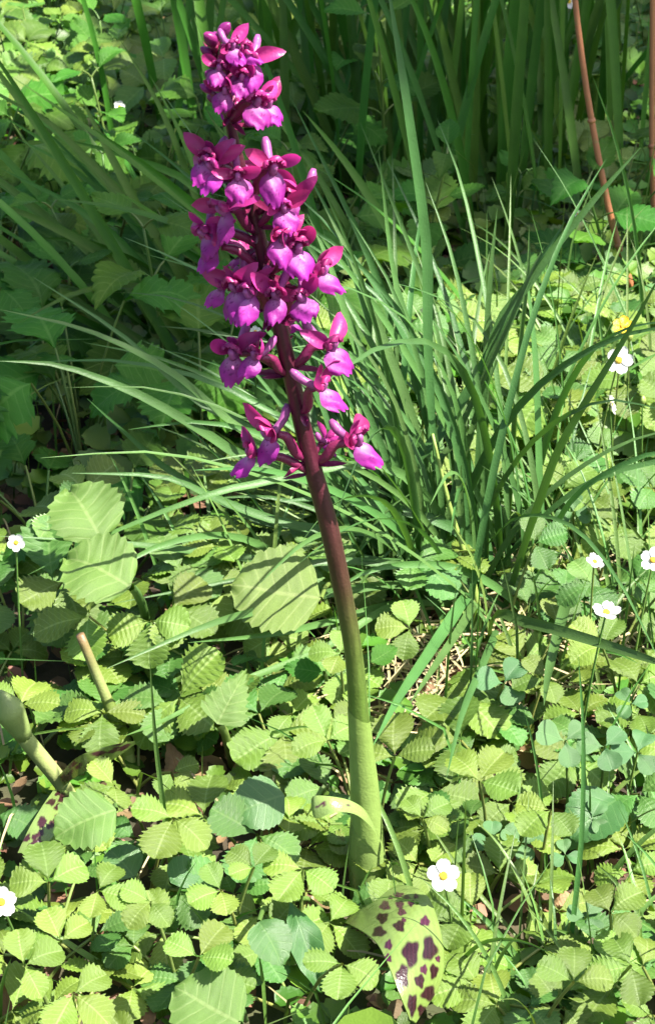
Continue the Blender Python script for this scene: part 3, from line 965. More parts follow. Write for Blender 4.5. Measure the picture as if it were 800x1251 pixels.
for k, (bx, by, n, lab) in enumerate([
        (700, 690, 34, 'thin grass tuft among sunlit strawberry leaves right of the tussock'),
        (640, 600, 32, 'fine upright grass tuft close beside the bluish tussock'),
        (770, 760, 28, 'thin grass tuft beside the white flowers, right of the broad fallen blade'),
        (735, 1190, 20, 'short grass tuft near the dead yellow leaf right of the spotted leaf'),
        (640, 850, 18, 'thin grass tuft growing out of dry litter below the tussock'),
        (770, 1060, 18, 'fine grass tuft right below the clover leaves'),
        (630, 1225, 14, 'grass tuft beside the spotted orchid leaf tip'),
        (455, 760, 22, 'short grass tuft just right of the bare orchid stem'),
        (330, 800, 24, 'thin grass tuft left of the bare orchid stem'),
        (760, 520, 26, 'thin grass tuft under the yellow flower')]):
    far = by < 640
    clump(lab, (bx, by), (.026, .024), n, (.05 if by < 900 else .03, (.15 if by < 900 else .10) if not far else .24), (.0012, .0030), rg.uniform(60, 120), 70, .4, M['grass_thin'], 60 + k, (0.2, 1.1), name='grass_tuft')

# single blades standing on their own, near the camera
for lab, pts, dz, w, mat in [
        ('single upright grass blade in front of the big strawberry leaf, left of orchid', [(222, 1140), (210, 1060), (200, 985), (190, 900), (183, 800)], 0, 8, M['grass_thin']),
        ('long grass blade slanting over the strawberry leaves near the big round leaf', [(190, 1235), (140, 1190), (80, 1150), (15, 1105)], 0, 9, M['grass_thin']),
        ('short grass blade standing beside the longer slanting one', [(190, 1251), (165, 1210), (140, 1170), (112, 1142)], 0, 6, M['grass_thin']),
        ('thin grass blade leaning right over the clover leaves', [(800, 1025), (760, 975), (720, 925), (690, 890)], 0, 6, M['grass_thin']),
        ('dark stiff grass blade rising beside the clover', [(690, 1210), (700, 1120), (710, 1020), (712, 900), (706, 800)], 0, 7, M['grass_blue']),
        ('grass blade arching across leaves right of the spotted leaf', [(760, 1120), (690, 1165), (620, 1200), (560, 1235)], 0, 7, M['grass_blue']),
        ('grass blade leaning beside the white flower near the orchid base', [(650, 1165), (600, 1110), (560, 1060), (520, 1000)], 0, 6, M['grass_thin'])]:
    b = G(*pts[0])
    t = thing('grass_shoot', lab, 'grass', b)
    traced(t, pts, b.y, b.y + 0.03, w, mat, to_ground=False)

# ------------------------------------------------------------------ strawberry plants
RS = random.Random(77)
placed = []           # (x, y, radius) of plants
def free(x, y, d):
    return all((x - a) ** 2 + (y - b) ** 2 > d * d for a, b in placed)

ST = M['straw_stalk']; HS = M['herb_stalk']
HERO_ST = [  # leaf centre px, width px, terminal leaflet image angle (deg, 0 right, 90 up), label
    (212, 1000, 58, 245, 'large strawberry leaf with pleated leaflets left of the heart-shaped leaf'),
    (60, 1078, 54, 100, 'bright strawberry leaf with pale veins behind the slanting blade'),
    (120, 1088, 45, 340, 'small strawberry leaf overlapping the bright pale-veined leaf'),
    (184, 1102, 40, 230, 'small rounded strawberry leaf under the single upright blade'),
    (270, 1088, 42, 200, 'strawberry leaf with rounded leaflets below the heart-shaped leaf'),
    (243, 1170, 52, 60, 'strawberry leaf just behind the big round pale leaf'),
    (75, 1150, 46, 120, 'pale folded strawberry leaf behind the slanting blade'),
    (370, 1062, 54, 240, 'big strawberry leaf half in shadow left of the orchid base'),
    (25, 862, 52, 60, 'bright strawberry leaf beside the swollen green shoot'),
    (90, 1215, 56, 330, 'strawberry leaf under the slanting blade'),
    (418, 1178, 50, 260, 'dark green strawberry leaf tucked against the left of the spotted leaf'),
    (585, 955, 56, 50, 'bright yellow-green strawberry leaf right of the pale orchid stem'),
    (672, 990, 48, 230, 'pale backlit strawberry leaf under the clover'),
    (560, 1030, 48, 160, 'strawberry leaf just above the white flower near the orchid base'),
    (575, 1115, 58, 170, 'large strawberry leaf right of the spotted leaf'),
    (482, 925, 58, 80, 'broad bright strawberry leaf directly behind the pale orchid stem'),
    (610, 1068, 50, 80, 'upright strawberry leaf between the white flower and the clover'),
    (585, 1205, 62, 200, 'large dark strawberry leaf beside the spotted leaf tip'),
    (745, 1115, 46, 30, 'strawberry leaf in front of the dark clover'),
    (770, 1180, 52, 200, 'strawberry leaf beyond the short grass tuft near the dead yellow leaf'),
    (700, 1200, 48, 80, 'strawberry leaf right of the dead yellow leaf'),
    (670, 520, 52, 120, 'bright backlit strawberry leaf left of the lone white flower under the yellow one'),
    (685, 600, 50, 30, 'pale strawberry leaf between thin grass right of the tussock'),
    (755, 640, 50, 210, 'bright strawberry leaf behind the half-closed white flower'),
    (500, 768, 40, 180, 'strawberry leaf right of the bare orchid stem under the tussock'),
    (415, 800, 36, 170, 'yellow-green strawberry leaf beside the bare orchid stem'),
    (140, 960, 46, 200, 'strawberry leaf beside the pale broken stalk'),
    (400, 905, 46, 120, 'strawberry leaf left of the pale orchid stem'),
    (30, 1180, 50, 20, 'strawberry leaf below the white flower that has the slanting blade beside it'),
    (310, 1060, 38, 140, 'small strawberry leaf above the pinkish dead leaf'),
    (515, 1000, 40, 40, 'small strawberry leaf right behind the orchid base'),
    (735, 790, 46, 150, 'strawberry leaf below the white flower seen from the side'),
    (665, 830, 40, 200, 'strawberry leaf under the hanging broad blade'),
]
def dir_from_px(p, ang, n):
    """direction in the plane of normal n that points at an image angle"""
    a = math.radians(ang)
    s, c = math.sin(PITCH), math.cos(PITCH)
    v = Vector((math.cos(a), 0, 0)) + Vector((0, s, c)) * math.sin(a)
    vd = (Vector(p) - CAM).normalized()
    # slide v along the view direction until it lies in the leaf plane
    k = v.dot(n) / vd.dot(n)
    return (v - vd * k).normalized()

def straw_plant(cx, cy, label, group, r, nleaf, hmin, hmax, smin, smax, hero=None, tilt=0.35, bias=(0, -0.15)):
    root = thing('strawberry_plant', label, 'strawberry plant', (cx, cy, 0), group)
    b = Vector((0, 0, -0.004))
    if hero is not None:
        c, n, h, s = hero
        compound_leaf(root, c - root.location, n, h, s, 'straw', ST, r, b, 78)
    for k in range(nleaf):
        a = r.random() * 2 * math.pi
        d = r.uniform(0.012, 0.04)
        c = Vector((math.cos(a) * d, math.sin(a) * d, r.uniform(hmin, hmax)))
        n = rand_normal(r, tilt, (bias[0] + math.cos(a) * 0.18, bias[1] + math.sin(a) * 0.18))
        compound_leaf(root, c, n, Vector((math.cos(a + r.uniform(-.7, .7)), math.sin(a + r.uniform(-.7, .7)), 0)), r.uniform(smin, smax) * (1.25 if r.random() < .15 else 1), 'old' if r.random() < .38 else 'straw', ST, r, b, r.uniform(68, 95))
    return root
for px, py, w, ang, lab in HERO_ST:
    c = G(px, py, RS.uniform(0.050, 0.062) if not (500 < px < 660 and py > 1000) else RS.uniform(.022, .030))
    n = (rand_normal(RS, 0.18) * 0.65 + (CAM - c).normalized() * 0.45).normalized()
    h = dir_from_px(c, ang, n)
    s = w * 1.02 * pix(c)[2] / FPX
    bx, by = c.x + RS.uniform(-.02, .02), c.y + RS.uniform(0.0, .03)
    placed.append((bx, by))
    straw_plant(bx, by, lab.replace('strawberry leaf', 'wild strawberry plant', 1), None, RS,
                3, 0.012, 0.03, 0.015, 0.022, (c, n, h, s))

# ------------------------------------------------------------------ hero single leaves
def single(px, py, z, lenpx, ang, shape, label, cat, name, facing=0.5, sx=1.0, basepx=None, extra=0, r0=0.0011, stalk=None):
    c = G(px, py, z)
    n = (Vector((RS.uniform(-.15, .15), RS.uniform(-.1, .1), 1)) * (1 - facing) + (CAM - c).normalized() * facing).normalized()
    h = dir_from_px(c, ang, n)
    s = lenpx * pix(c)[2] / FPX
    b = G(*basepx) if basepx else c - h * 0.02
    b.z = 0
    start = c - h * s * 0.48
    root = thing(name, label, cat, b)
    lf = simple_leaf(root, start - b, n, h, s, shape, stalk or HS, (0, 0, -0.003), r0, sx)
    return root
single(122, 695, 0.098, 96, 150, ('broad', 1), 'large pale round leaf on a long stalk under the long horizontal grass blade', 'leaf plant', 'broad_leaf_plant', 0.55, 0.95, (190, 800), r0=.0022)
single(340, 722, 0.075, 110, 170, ('broad', 0), 'wide pale leaf lying under grass blades left of the bare orchid stem', 'leaf plant', 'broad_leaf_plant', 0.5, 1.0, (410, 740))
single(318, 982, 0.045, 66, 200, ('violet', 0), 'bluish green heart-shaped violet leaf left of the pale orchid stem', 'violet', 'violet_plant', 0.6, 1.0, (330, 1010))
single(283, 852, 0.065, 78, 62, ('tri', 0), 'upright triangular toothed leaf above the heart-shaped leaf', 'leaf plant', 'triangular_leaf_plant', 0.75, 0.9, (285, 930), r0=.002)
single(255, 1228, 0.046, 96, 150, ('broad', 0), 'big round pale leaf lying near the short grass blade', 'leaf plant', 'broad_leaf_plant', 0.5, 1.0, (300, 1240))
single(106, 1002, 0.060, 80, 200, ('broad', 1), 'wavy-edged pale leaf left of the large pleated strawberry leaf', 'leaf plant', 'broad_leaf_plant', 0.5, 0.9, (140, 1010))
single(330, 1150, 0.045, 62, 300, ('violet', 1), 'grey-green ovate leaf left of the lance-shaped leaf', 'violet', 'violet_plant', 0.5, 0.8, (330, 1120))
single(372, 1150, 0.025, 118, 290, ('lance', 0), 'long lance-shaped dark leaf left of the spotted leaf', 'leaf plant', 'lance_leaf_plant', 0.5, 1.15, (395, 1110))
single(150, 1055, 0.035, 52, 130, ('violet', 1), 'dark glossy leaf under the large pleated strawberry leaf', 'violet', 'violet_plant', 0.5, 0.9, (170, 1080))
single(225, 1065, 0.035, 44, 40, ('violet', 0), 'small blue-green leaf beside the single upright blade', 'violet', 'violet_plant', 0.6, 0.9, (222, 1095))
single(105, 625, 0.105, 90, 120, ('broad', 1), 'crinkled pale yellow-green leaf above the long horizontal grass blade', 'leaf plant', 'broad_leaf_plant', 0.55, 0.95, (150, 690))
single(468, 800, 0.05, 40, 30, ('herb', 1), 'small yellow-green toothed leaf just right of the bare orchid stem', 'leaf plant', 'toothed_leaf_plant', 0.6, 1.1, (470, 830))
single(372, 818, 0.05, 50, 170, ('herb', 3), 'yellow-green oval leaf just left of the bare orchid stem', 'leaf plant', 'toothed_leaf_plant', 0.55, 1.0, (400, 850))
single(390, 800, 0.03, 46, 160, ('straw', 3), 'small pale leaf tucked behind the yellow-green oval leaf', 'leaf plant', 'toothed_leaf_plant', 0.5, 1.0, (410, 820))

# clover
def clover(px, py, z, w, ang, label):
    c = G(px, py, z)
    n = (Vector((RS.uniform(-.2, .2), -.1, 1)) * 0.6 + (CAM - c).normalized() * 0.5).normalized()
    s = w * 0.5 * pix(c)[2] / FPX * 1.1
    b = Vector((c.x + RS.uniform(-.01, .01), c.y + RS.uniform(0, .015), 0))
    root = thing('clover_plant', label, 'clover', b)
    compound_leaf(root, c - b, n, dir_from_px(c, ang, n), s, 'clover', HS, RS, (0, 0, -.003), 115, r0=.0006)
for a in [(690, 905, .06, 66, 160, 'clover leaf with round bluish leaflets above the pale backlit strawberry leaf'),
          (738, 912, .06, 62, 170, 'large round-leaved clover between two other clovers'),
          (778, 920, .055, 66, 60, 'large clover leaf farthest from the orchid stem'),
          (722, 1000, .035, 46, 60, 'small clover leaf right of the pale backlit strawberry leaf'),
          (636, 1030, .03, 52, 30, 'clover leaf low down left of the dark stiff blade'),
          (690, 1045, .03, 40, 100, 'tiny clover leaf beside the dark stiff blade'),
          (715, 1120, .035, 52, 60, 'dark clover leaf above the dead yellow leaf'),
          (615, 835, .05, 64, 50, 'broad clover leaf below the tussock'),
          (600, 1025, .025, 44, 200, 'clover leaf beside the strawberry leaf above the white flower'),
          (700, 625, .06, 44, 90, 'clover leaf among thin grass right of the tussock'),
          (770, 860, .05, 44, 120, 'clover leaf behind the large outermost clover')]:
    clover(*a)

# ------------------------------------------------------------------ white and yellow flowers
def petal_round(name, mat):
    nv, nu = 7, 7
    verts = []
    for i in range(nv):
        v = i / (nv - 1)
        w = interp([0, .2, .5, .75, .92, 1], [.12, .34, .5, .48, .32, .16], v)
        for j in range(nu):
            s = j / (nu - 1) * 2 - 1
            verts.append((s * w, v - (0.06 * (1 - abs(s)) if i == nv - 1 else 0), 0.10 * s * s + 0.16 * v * v))
    return mesh(name, verts, grid_faces(nv, nu), mat)
PW = petal_round('petal', M['white_petal'])
PY_ = petal_round('petal', M['butter'])
SEP = petal_mesh('calyx_lobe', M['herb'], 1.0, 0.4, 0.2, 0.2, 3, 5, 3)
def dome(name, mat):
    verts, nv, nu = [], 7, 12
    for i in range(nv):
        a = i / (nv - 1) * math.pi / 2
        for j in range(nu):
            b = 2 * math.pi * j / nu
            k = 1 + 0.08 * ((i + j) % 2)
            verts.append((math.cos(a) * math.cos(b) * k, math.cos(a) * math.sin(b) * k, math.sin(a) * 0.8 * k))
    return mesh(name, verts, grid_faces(nv, nu, True), mat)
DOME = dome('centre', M['yellow'])
def small_flower(name, label, cat, px, py, z, dpx, face, petal, seed):
    r = random.Random(seed)
    c = G(px, py, z)
    b = Vector((c.x + r.uniform(-.012, .012), c.y + r.uniform(0, .02), 0))
    root = thing(name, label, cat, b)
    n = Vector(face).normalized()
    s = dpx * 0.5 * pix(c)[2] / FPX
    v, f = petiole((0, 0, -.003), c - b - n * 0.001, .0007, .0005, 7)
    link('stalk', mesh('stalk', v, f, HS), root)
    h0 = n.orthogonal()
    for k in range(5):
        h = Quaternion(n, k * 2 * math.pi / 5 + seed) @ h0
        link('petal', petal, root, frame(c - b + h * s * .12, n + h * r.uniform(-.15, .1), h, s * r.uniform(.85, .95)))
        h = Quaternion(n, (k + .5) * 2 * math.pi / 5 + seed) @ h0
        link('calyx_lobe', SEP, root, frame(c - b - n * s * .08, n, h, s * .75))
    link('centre', DOME, root, frame(c - b, n, h0, s * .27))
for k, (px, py, z, d, face, lab) in enumerate([
        (541, 1070, .062, 40, (.2, -.7, .6), 'white strawberry flower right of the orchid base'),
        (755, 440, .12, 34, (.1, -.8, .5), 'open white flower just below the yellow flower'),
        (746, 494, .10, 24, (.9, -.2, .4), 'white flower seen edge on among bright strawberry leaves'),
        (740, 748, .095, 34, (.1, -.1, 1), 'white flower seen from the side above thin grass'),
        (797, 684, .10, 30, (-.3, -.6, .6), 'white flower with broad petals beside the half-closed one'),
        (726, 686, .10, 22, (.3, -.3, .9), 'small half-closed white flower next to a broad-petalled one'),
        (2, 1102, .075, 38, (.4, -.6, .6), 'white flower over the strawberry leaves beside the slanting blade tip'),
        (20, 663, .10, 22, (.1, -.8, .5), 'white flower with yellow centre beside the long horizontal blade'),
        (146, 130, .09, 14, (.2, -.6, .6), 'tiny white flower in the sunlit patch behind the leaning grass'),
        (694, 2, .10, 24, (.2, -.6, .6), 'white flower beside the top of the brown stalk'),
        (705, 262, .08, 12, (.2, -.6, .6), 'tiny white flower left of the brown stalk'),
        (312, 405, .16, 14, (.2, -.6, .6), 'tiny white flower half hidden behind the orchid spike')]):
    small_flower('strawberry_flower' if py > 300 else 'white_flower', lab, 'flower', px, py, z, d, face, PW, k)
small_flower('yellow_flower', 'yellow flower on a thin stalk above the open white flower', 'flower', 760, 398, .13, 24, (-.2, -.5, .8), PY_, 33)
PALE_BUD = BUD.copy(); PALE_BUD.materials[0] = M['culm']
for px, py, z, lab in [(768, 418, .11, 'closed pale bud beside the yellow flower'), (784, 496, .08, 'pale yellow bud on a thin stalk below the open white flower')]:
    c = G(px, py, z); b = Vector((c.x + .006, c.y + .01, 0))
    root = thing('flower_bud', lab, 'flower bud', b)
    v, f = petiole((0, 0, -.003), c - b, .0007, .0005, 7)
    link('stalk', mesh('stalk', v, f, HS), root)
    link('bud', PALE_BUD, root, frame(c - b, (0, -1, .2), (0, 0, 1), .8))

# ------------------------------------------------------------------ stalks
def stalk_thing(name, label, pts, y0, dy, wpx, mat, tints=None, sides=10):
    b = V(*pts[0], y0) if y0 is not None else G(*pts[0])
    P = [V(x, y, b.y + dy * i / (len(pts) - 1)) for i, (x, y) in enumerate(pts)]
    root_loc = Vector((P[0].x, P[0].y, 0))
    root = thing(name, label, 'stalk', root_loc)
    C = cubic(P, 16)
    C[0].z = min(C[0].z, 0)
    rad = [w * .5 * pix(p)[2] / FPX for w, p in zip(np.linspace(wpx[0], wpx[1], 16), C)]
    tt = None
    if tints is not None:
        tt = [np.array([interp(np.linspace(0, 1, len(tints)), [t[k] for t in tints], i / 15) for k in range(3)]) for i in range(16)]
    tube('stem', [p - root_loc for p in C], rad, mat, root, sides, tt)
    return root, C, rad
root, C, rad = stalk_thing('brown_stalk', 'reddish brown dry stalk rising from leaves beside the upright shaded grass', [(785, 400), (766, 335), (748, 275), (732, 200), (716, 110), (703, 10), (697, -60)], None, .04, (9, 7), M['red_stalk'])
for i in (4, 9):     # joints with small leaf stubs
    p = C[i] - root.location
    link('node', mesh('node', *tube_geo([p - Vector((0, 0, .002)), p, p + Vector((0, 0, .002))], [rad[i] * 1.02, rad[i] * 1.4, rad[i] * 1.02], 8), M['red_stalk']), root)
root, C, rad = stalk_thing('brown_stalk', 'ochre dry stalk behind the reddish brown one', [(801, 330), (798, 260), (796, 190), (796, 90), (797, -40)], None, .03, (8, 7), M['red_stalk'])
p = C[8] - root.location
link('node', mesh('node', *tube_geo([p - Vector((0, 0, .002)), p, p + Vector((0, 0, .002))], [rad[8] * 1.02, rad[8] * 1.4, rad[8] * 1.02], 8), M['red_stalk']), root)
root, C, rad = stalk_thing('broken_stalk', 'thick pale broken stalk with brown tip beside the orchid shoot', [(163, 945), (150, 900), (125, 840), (98, 775)], None, .01, (17, 11), M['pale_stalk'],
            [(.17, .22, .06), (.17, .22, .06), (.19, .23, .07), (.18, .21, .07), (.15, .09, .04)])
p = C[9] - root.location
link('leaf_sheath', mesh('leaf_sheath', *tube_geo([C[i] - root.location for i in (3, 5, 7, 9)], [rad[3] * 1.25, rad[5] * 1.25, rad[7] * 1.2, rad[9] * 1.06], 10, caps=False), M['herb_stalk']), root)

# young orchid shoot at the left with a drooping spotted leaf
root, C, rad = stalk_thing('orchid_shoot', 'swollen green orchid shoot without flowers, with a drooping spotted leaf', [(92, 985), (74, 955), (50, 925), (30, 900), (14, 872), (8, 856)], None, -.01, (20, 22), M['pale_stalk'],
            [(.24, .28, .10), (.24, .28, .10), (.22, .27, .09), (.19, .25, .08), (.15, .20, .06)])
root['category'] = 'orchid'
sh = root.children[0]
# swollen hooded tip
tipv, tipf = tube_geo(cubic([C[9] - root.location, C[12] - root.location, C[14] - root.location, C[15] - root.location + Vector((-.002, 0, .006))], 10),
                      [rad[9] * s for s in (1.0, 1.25, 1.5, 1.7, 1.75, 1.65, 1.4, 1.05, .6, .12)], 12)
link('shoot_tip', mesh('shoot_tip', tipv, tipf, M['pale_stalk'], tint=[(.17, .23, .07)] * len(tipv)), root)
yb = C[2].y
left = [V(66, 965, yb - .03) - root.location, V(52, 985, yb - .055) - root.location, V(36, 1012, yb - .072) - root.location, V(22, 1042, yb - .085) - root.location]
right = [V(88, 968, yb - .02) - root.location, V(84, 990, yb - .05) - root.location, V(68, 1018, yb - .072) - root.location, V(46, 1044, yb - .085) - root.location]
r = random.Random(3)
sp = [(r.uniform(.1, .9), r.uniform(.05, .95), .13, .055) for _ in range(22)]
link('spotted_leaf', mesh('spotted_leaf', blade_surface(left, right, 50, 26, .12, (0, -.5, .8)), grid_faces(50, 26), M['orchid_leaf'], tint=spotted_tint(50, 26, sp, PALE * .9, PALE * .7)), root)
left = [V(70, 950, yb) - root.location, V(95, 925, yb - .035) - root.location, V(130, 912, yb - .035) - root.location, V(165, 905, yb - .035) - root.location]
right = [V(76, 962, yb) - root.location, V(100, 945, yb - .035) - root.location, V(135, 930, yb - .035) - root.location, V(166, 909, yb - .035) - root.location]
link('basal_leaf', mesh('basal_leaf', blade_surface(left, right, 40, 20, .15, (0, -.3, .8)), grid_faces(40, 20), M['orchid_leaf'], tint=spotted_tint(40, 20, sp, GREEN * .5, GREEN * .6)), root)

# ------------------------------------------------------------------ dead leaves
for k, (px, py, L, ang, sh, lab) in enumerate([
        (325, 1036, 44, 80, ('dead', 0), 'pinkish brown curled dead leaf below the heart-shaped leaf'),
        (688, 1100, 30, 20, ('dead', 1), 'yellow-brown dead leaf on the soil right of the white flower'),
        (640, 1070, 40, 160, ('dead', 0), 'pale dead leaf among the clover stalks'),
        (555, 1165, 44, 30, ('dead', 1), 'dark brown dead leaf right of the spotted leaf'),
        (10, 1230, 44, 90, ('dead', 0), 'brown dead leaf under the slanting blade'),
        (345, 765, 34, 10, ('dead', 1), 'brown dead leaf in the shadow left of the bare stem'),
        (215, 935, 46, 100, ('dead', 0), 'reddish brown dead leaf under the triangular leaf'),
        (745, 1020, 40, 200, ('dead', 1), 'brown dead leaf under the small clover leaf'),
        (90, 205, 60, 170, ('dead', 1), 'brown dead leaf in the sunlit patch behind the leaning grass'),
        (30, 120, 60, 20, ('dead', 0), 'brown dead leaf under the bramble leaves'),
        (520, 850, 40, 60, ('dead', 0), 'brown dead leaf in dry litter below the tussock')]):
    c = G(px, py, .009)
    n = (Vector((RS.uniform(-.3, .3), -.35, 1))).normalized()
    h = dir_from_px(c, ang, n)
    s = L * pix(c)[2] / FPX
    o = link('dead_leaf', SH[sh])
    o.matrix_world = frame(c - h * s * .5, n, h, s)
    tag(o, lab, 'dead leaf')

# ------------------------------------------------------------------ scattered plants
KEEP = [(OB.x - .022, OB.x + .062, -.125, .022), (-.165, -.105, -.02, .09), (OB.x - .04, OB.x - .005, -.04, .02)]
def keep_clear(x, y):
    return any(a < x < b and c < y < d for a, b, c, d in KEEP)
def in_view(x, y, mx=40, my=30, z=0.04):
    u, v, w = pix((x, y, z))
    return -mx < u < 800 + mx and -my - 60 < v < 1251 + my

def herb_plant(cx, cy, label, group, r, npair, height, s, kind='herb', name='leafy_herb', bias=(0, -.3), mat=None):
    """upright stem with opposite pairs of toothed leaves"""
    root = thing(name, label, 'herb', (cx, cy, 0), group)
    lean = Vector((r.uniform(-.25, .25), r.uniform(-.25, .15), 0))
    pts = cubic([Vector((0, 0, -.004)), Vector((0, 0, height * .5)) + lean * height * .3, Vector((0, 0, height)) + lean * height], 8)
    v, f = tube_geo(pts, [.0016 - .0001 * i for i in range(8)], 6)
    link('stem', mesh('stem', v, f, HS), root)
    a0 = r.random() * 3
    for k in range(npair):
        t = (k + 1) / npair
        p = pts[min(7, int(round(t * 7)))]
        a0 += math.pi / 2 + r.uniform(-.3, .3)
        ss = s * (1.05 - .45 * t ** 2) * r.uniform(.85, 1.15)
        for e in (0, math.pi):
            d = Vector((math.cos(a0 + e), math.sin(a0 + e), 0))
            c = p + d * ss * .28 + Vector((0, 0, ss * .12 * (1 + t)))
            n = (Vector((0, 0, 1)) - d * .25 + Vector((bias[0], bias[1], 0)) + Vector((r.uniform(-.25, .25), r.uniform(-.25, .25), 0))).normalized()
            hd = d + Vector((0, 0, -.1 + .5 * t))
            vv, ff = petiole(p, c, .0009, .0006, 4)
            lf = link('leaf', mesh('leaf_stalk', vv, ff, HS), root)
            link('leaf_blade', SH[kind, r.randrange(4)], lf, frame(c, n, hd, ss, r.uniform(.9, 1.15)))
    return root

def rosette(cx, cy, label, group, r, nleaf, h, s, kind, name, cat, bias=(0, -.2)):
    root = thing(name, label, cat, (cx, cy, 0), group)
    for k in range(nleaf):
        a = r.random() * 2 * math.pi
        d = r.uniform(.02, .05)
        c = Vector((math.cos(a) * d, math.sin(a) * d, r.uniform(h * .4, h)))
        n = rand_normal(r, .3, (bias[0] + math.cos(a) * .2, bias[1] + math.sin(a) * .2))
        ss = r.uniform(s * .7, s * 1.2)
        hd = Vector((math.cos(a), math.sin(a), -.1))
        if kind == 'bramble':
            compound_leaf(root, c, n, hd, ss, 'bramble', HS, r, (0, 0, -.004), 85)
        else:
            simple_leaf(root, c, n, hd, ss, (kind, r.randrange(4)), HS, (0, 0, -.004), .0008, r.uniform(.9, 1.15))
    return root

LMK = [(541, 1085, 'the white flower at the orchid base'), (440, 1110, 'the orchid base'), (510, 1240, 'the spotted orchid leaf'), (320, 1000, 'the heart-shaped violet leaf'),
       (285, 930, 'the triangular toothed leaf'), (255, 1235, 'the big round pale leaf'), (106, 1012, 'the wavy-edged pale leaf'), (372, 1150, 'the lance-shaped leaf'),
       (222, 1120, 'the single upright grass blade'), (163, 945, 'the broken stalk'), (80, 975, 'the orchid shoot'), (5, 1120, 'the white flower by the slanting blade'), (190, 1235, 'the slanting grass blade'),
       (325, 1040, 'the pinkish dead leaf'), (690, 925, 'the round-leaved clover'), (778, 950, 'the outermost clover'), (722, 1015, 'the small clover leaf'), (688, 1105, 'the yellow-brown dead leaf'),
       (640, 1070, 'the pale dead leaf'), (700, 1200, 'the dark stiff grass blade'), (615, 860, 'the broad clover leaf'), (520, 850, 'the litter below the tussock'), (440, 860, 'the bare orchid stem'),
       (122, 740, 'the large pale round leaf'), (340, 740, 'the wide pale leaf under the blades'), (20, 700, 'the white flower by the horizontal blade'), (105, 670, 'the crinkled pale leaf'),
       (740, 780, 'the side-on white flower'), (797, 720, 'the broad-petalled white flower'), (726, 720, 'the half-closed white flower'), (755, 500, 'the open white flower'), (746, 530, 'the edge-on white flower'),
       (760, 450, 'the yellow flower'), (784, 540, 'the pale yellow bud'), (680, 800, 'the hanging broad blade'), (640, 640, 'the fine grass at the tussock edge'), (590, 560, 'the back of the tussock'),
       (768, 335, 'the reddish brown stalk'), (800, 260, 'the ochre stalk'), (470, 290, 'the upright herb right of the orchid tip'), (205, 500, 'the upright lobed herb'), (320, 470, 'the leaning dark grass'),
       (560, 262, 'the upright shaded grass'), (146, 150, 'the tiny far white flower'), (30, 120, 'the far dead leaf'), (90, 205, 'the dead leaf in the far sunny patch'), (690, 205, 'the tall grass by the stalks'),
       (410, 235, 'the grass behind the orchid tip'), (240, 600, 'the sweeping blades left of the orchid'), (60, 450, 'the tips of the sweeping blades'), (650, 440, 'the crossing dark blades')]
LMK = [(G(a, b), t) for a, b, t in LMK]
scattered = []
def near_label(kind_text, x, y):
    p = Vector((x, y, 0))
    c, t = min(LMK, key=lambda l: (l[0] - p).length)
    d = p - c
    rel = 'close behind' if d.y > abs(d.x) * 1.2 else 'in front of' if -d.y > abs(d.x) * 1.2 else 'beside'
    if d.length > .12:
        rel = 'some way behind' if d.y > abs(d.x) else 'some way from'
    return '%s %s %s' % (kind_text, rel, t)
cnt = dict(v=0, s=0, h=0, l=0, b=0)
R2 = random.Random(99)
# named upright herbs that stick out in the photograph
for px, py, h, s, lab in [(470, 290, .19, .050, 'upright herb with paired leaves right of the orchid tip'),
                          (415, 245, .17, .042, 'bushy-topped herb with a leafy tip behind the orchid spike'),
                          (205, 500, .14, .050, 'upright herb with lobed pale leaves left of the orchid flowers'),
                          (612, 260, .12, .050, 'broad-leaved herb in the shaded upright grass'),
                          (740, 380, .11, .050, 'bright-leaved herb at the foot of the reddish brown stalk')]:
    c = G(px, py)
    herb_plant(c.x, c.y, lab, None, R2, 4, h, s)
    placed.append((c.x, c.y))

tries = 0
while tries < 16000:
    tries += 1
    y = R2.uniform(-.10, 1.95)
    x = R2.uniform(-.55, .55)
    if not in_view(x, y):
        continue
    u, v, w = pix((x, y, 0))
    if keep_clear(x, y):
        continue
    if (Vector((x, y, 0)) - t_loc).length < .05:
        continue
    left = u < 400
    if y < .16:
        kind, d = ('s' if R2.random() < .82 else R2.choice('vvl')), .034
    elif not left and y < .62:
        kind, d = 's', .048
    elif left and y < .34:
        kind, d = ('s' if R2.random() < .6 else 'l'), .046
    elif left and y > .85:
        kind, d = ('b' if R2.random() < .75 else 'h'), .07
    elif left:
        kind, d = ('l' if R2.random() < .6 else 'h'), .06
    else:
        kind, d = (R2.choice('hsl')), .075
    if not free(x, y, d):
        continue
    placed.append((x, y))
    if kind == 's':
        far = y > .16
        root = straw_plant(x, y, near_label('wild strawberry plant', x, y), None,
                    R2, 5 if not far else 6, .012 if not far else .022, .040 if not far else .075, .015 if not far else .018, .026 if not far else .031, None, .33, (0, -.12 if not far else -.28))
    elif kind == 'h':
        root = herb_plant(x, y, near_label('leafy herb with paired leaves', x, y), None, R2, R2.choice((3, 4)), R2.uniform(.07, .15), R2.uniform(.032, .05))
    elif kind == 'v':
        root = rosette(x, y, near_label('smooth-leaved violet plant', x, y), None, R2, 5, .045, .026, 'violet', 'violet_plant', 'violet', (0, -.15))
    elif kind == 'l':
        root = rosette(x, y, near_label('lobed-leaved green herb', x, y), None, R2, 6, .11 if y > .34 else .06, .046 if y > .34 else .034, 'lobed', 'lobed_leaf_herb', 'herb', (0, -.3))
    else:
        root = rosette(x, y, near_label('bramble plant with pale leaflets', x, y), None, R2, 8, .10, .034, 'bramble', 'bramble_plant', 'bramble', (0, -.35))
    scattered.append(root)
    cnt[kind] += 1
by_label = {}
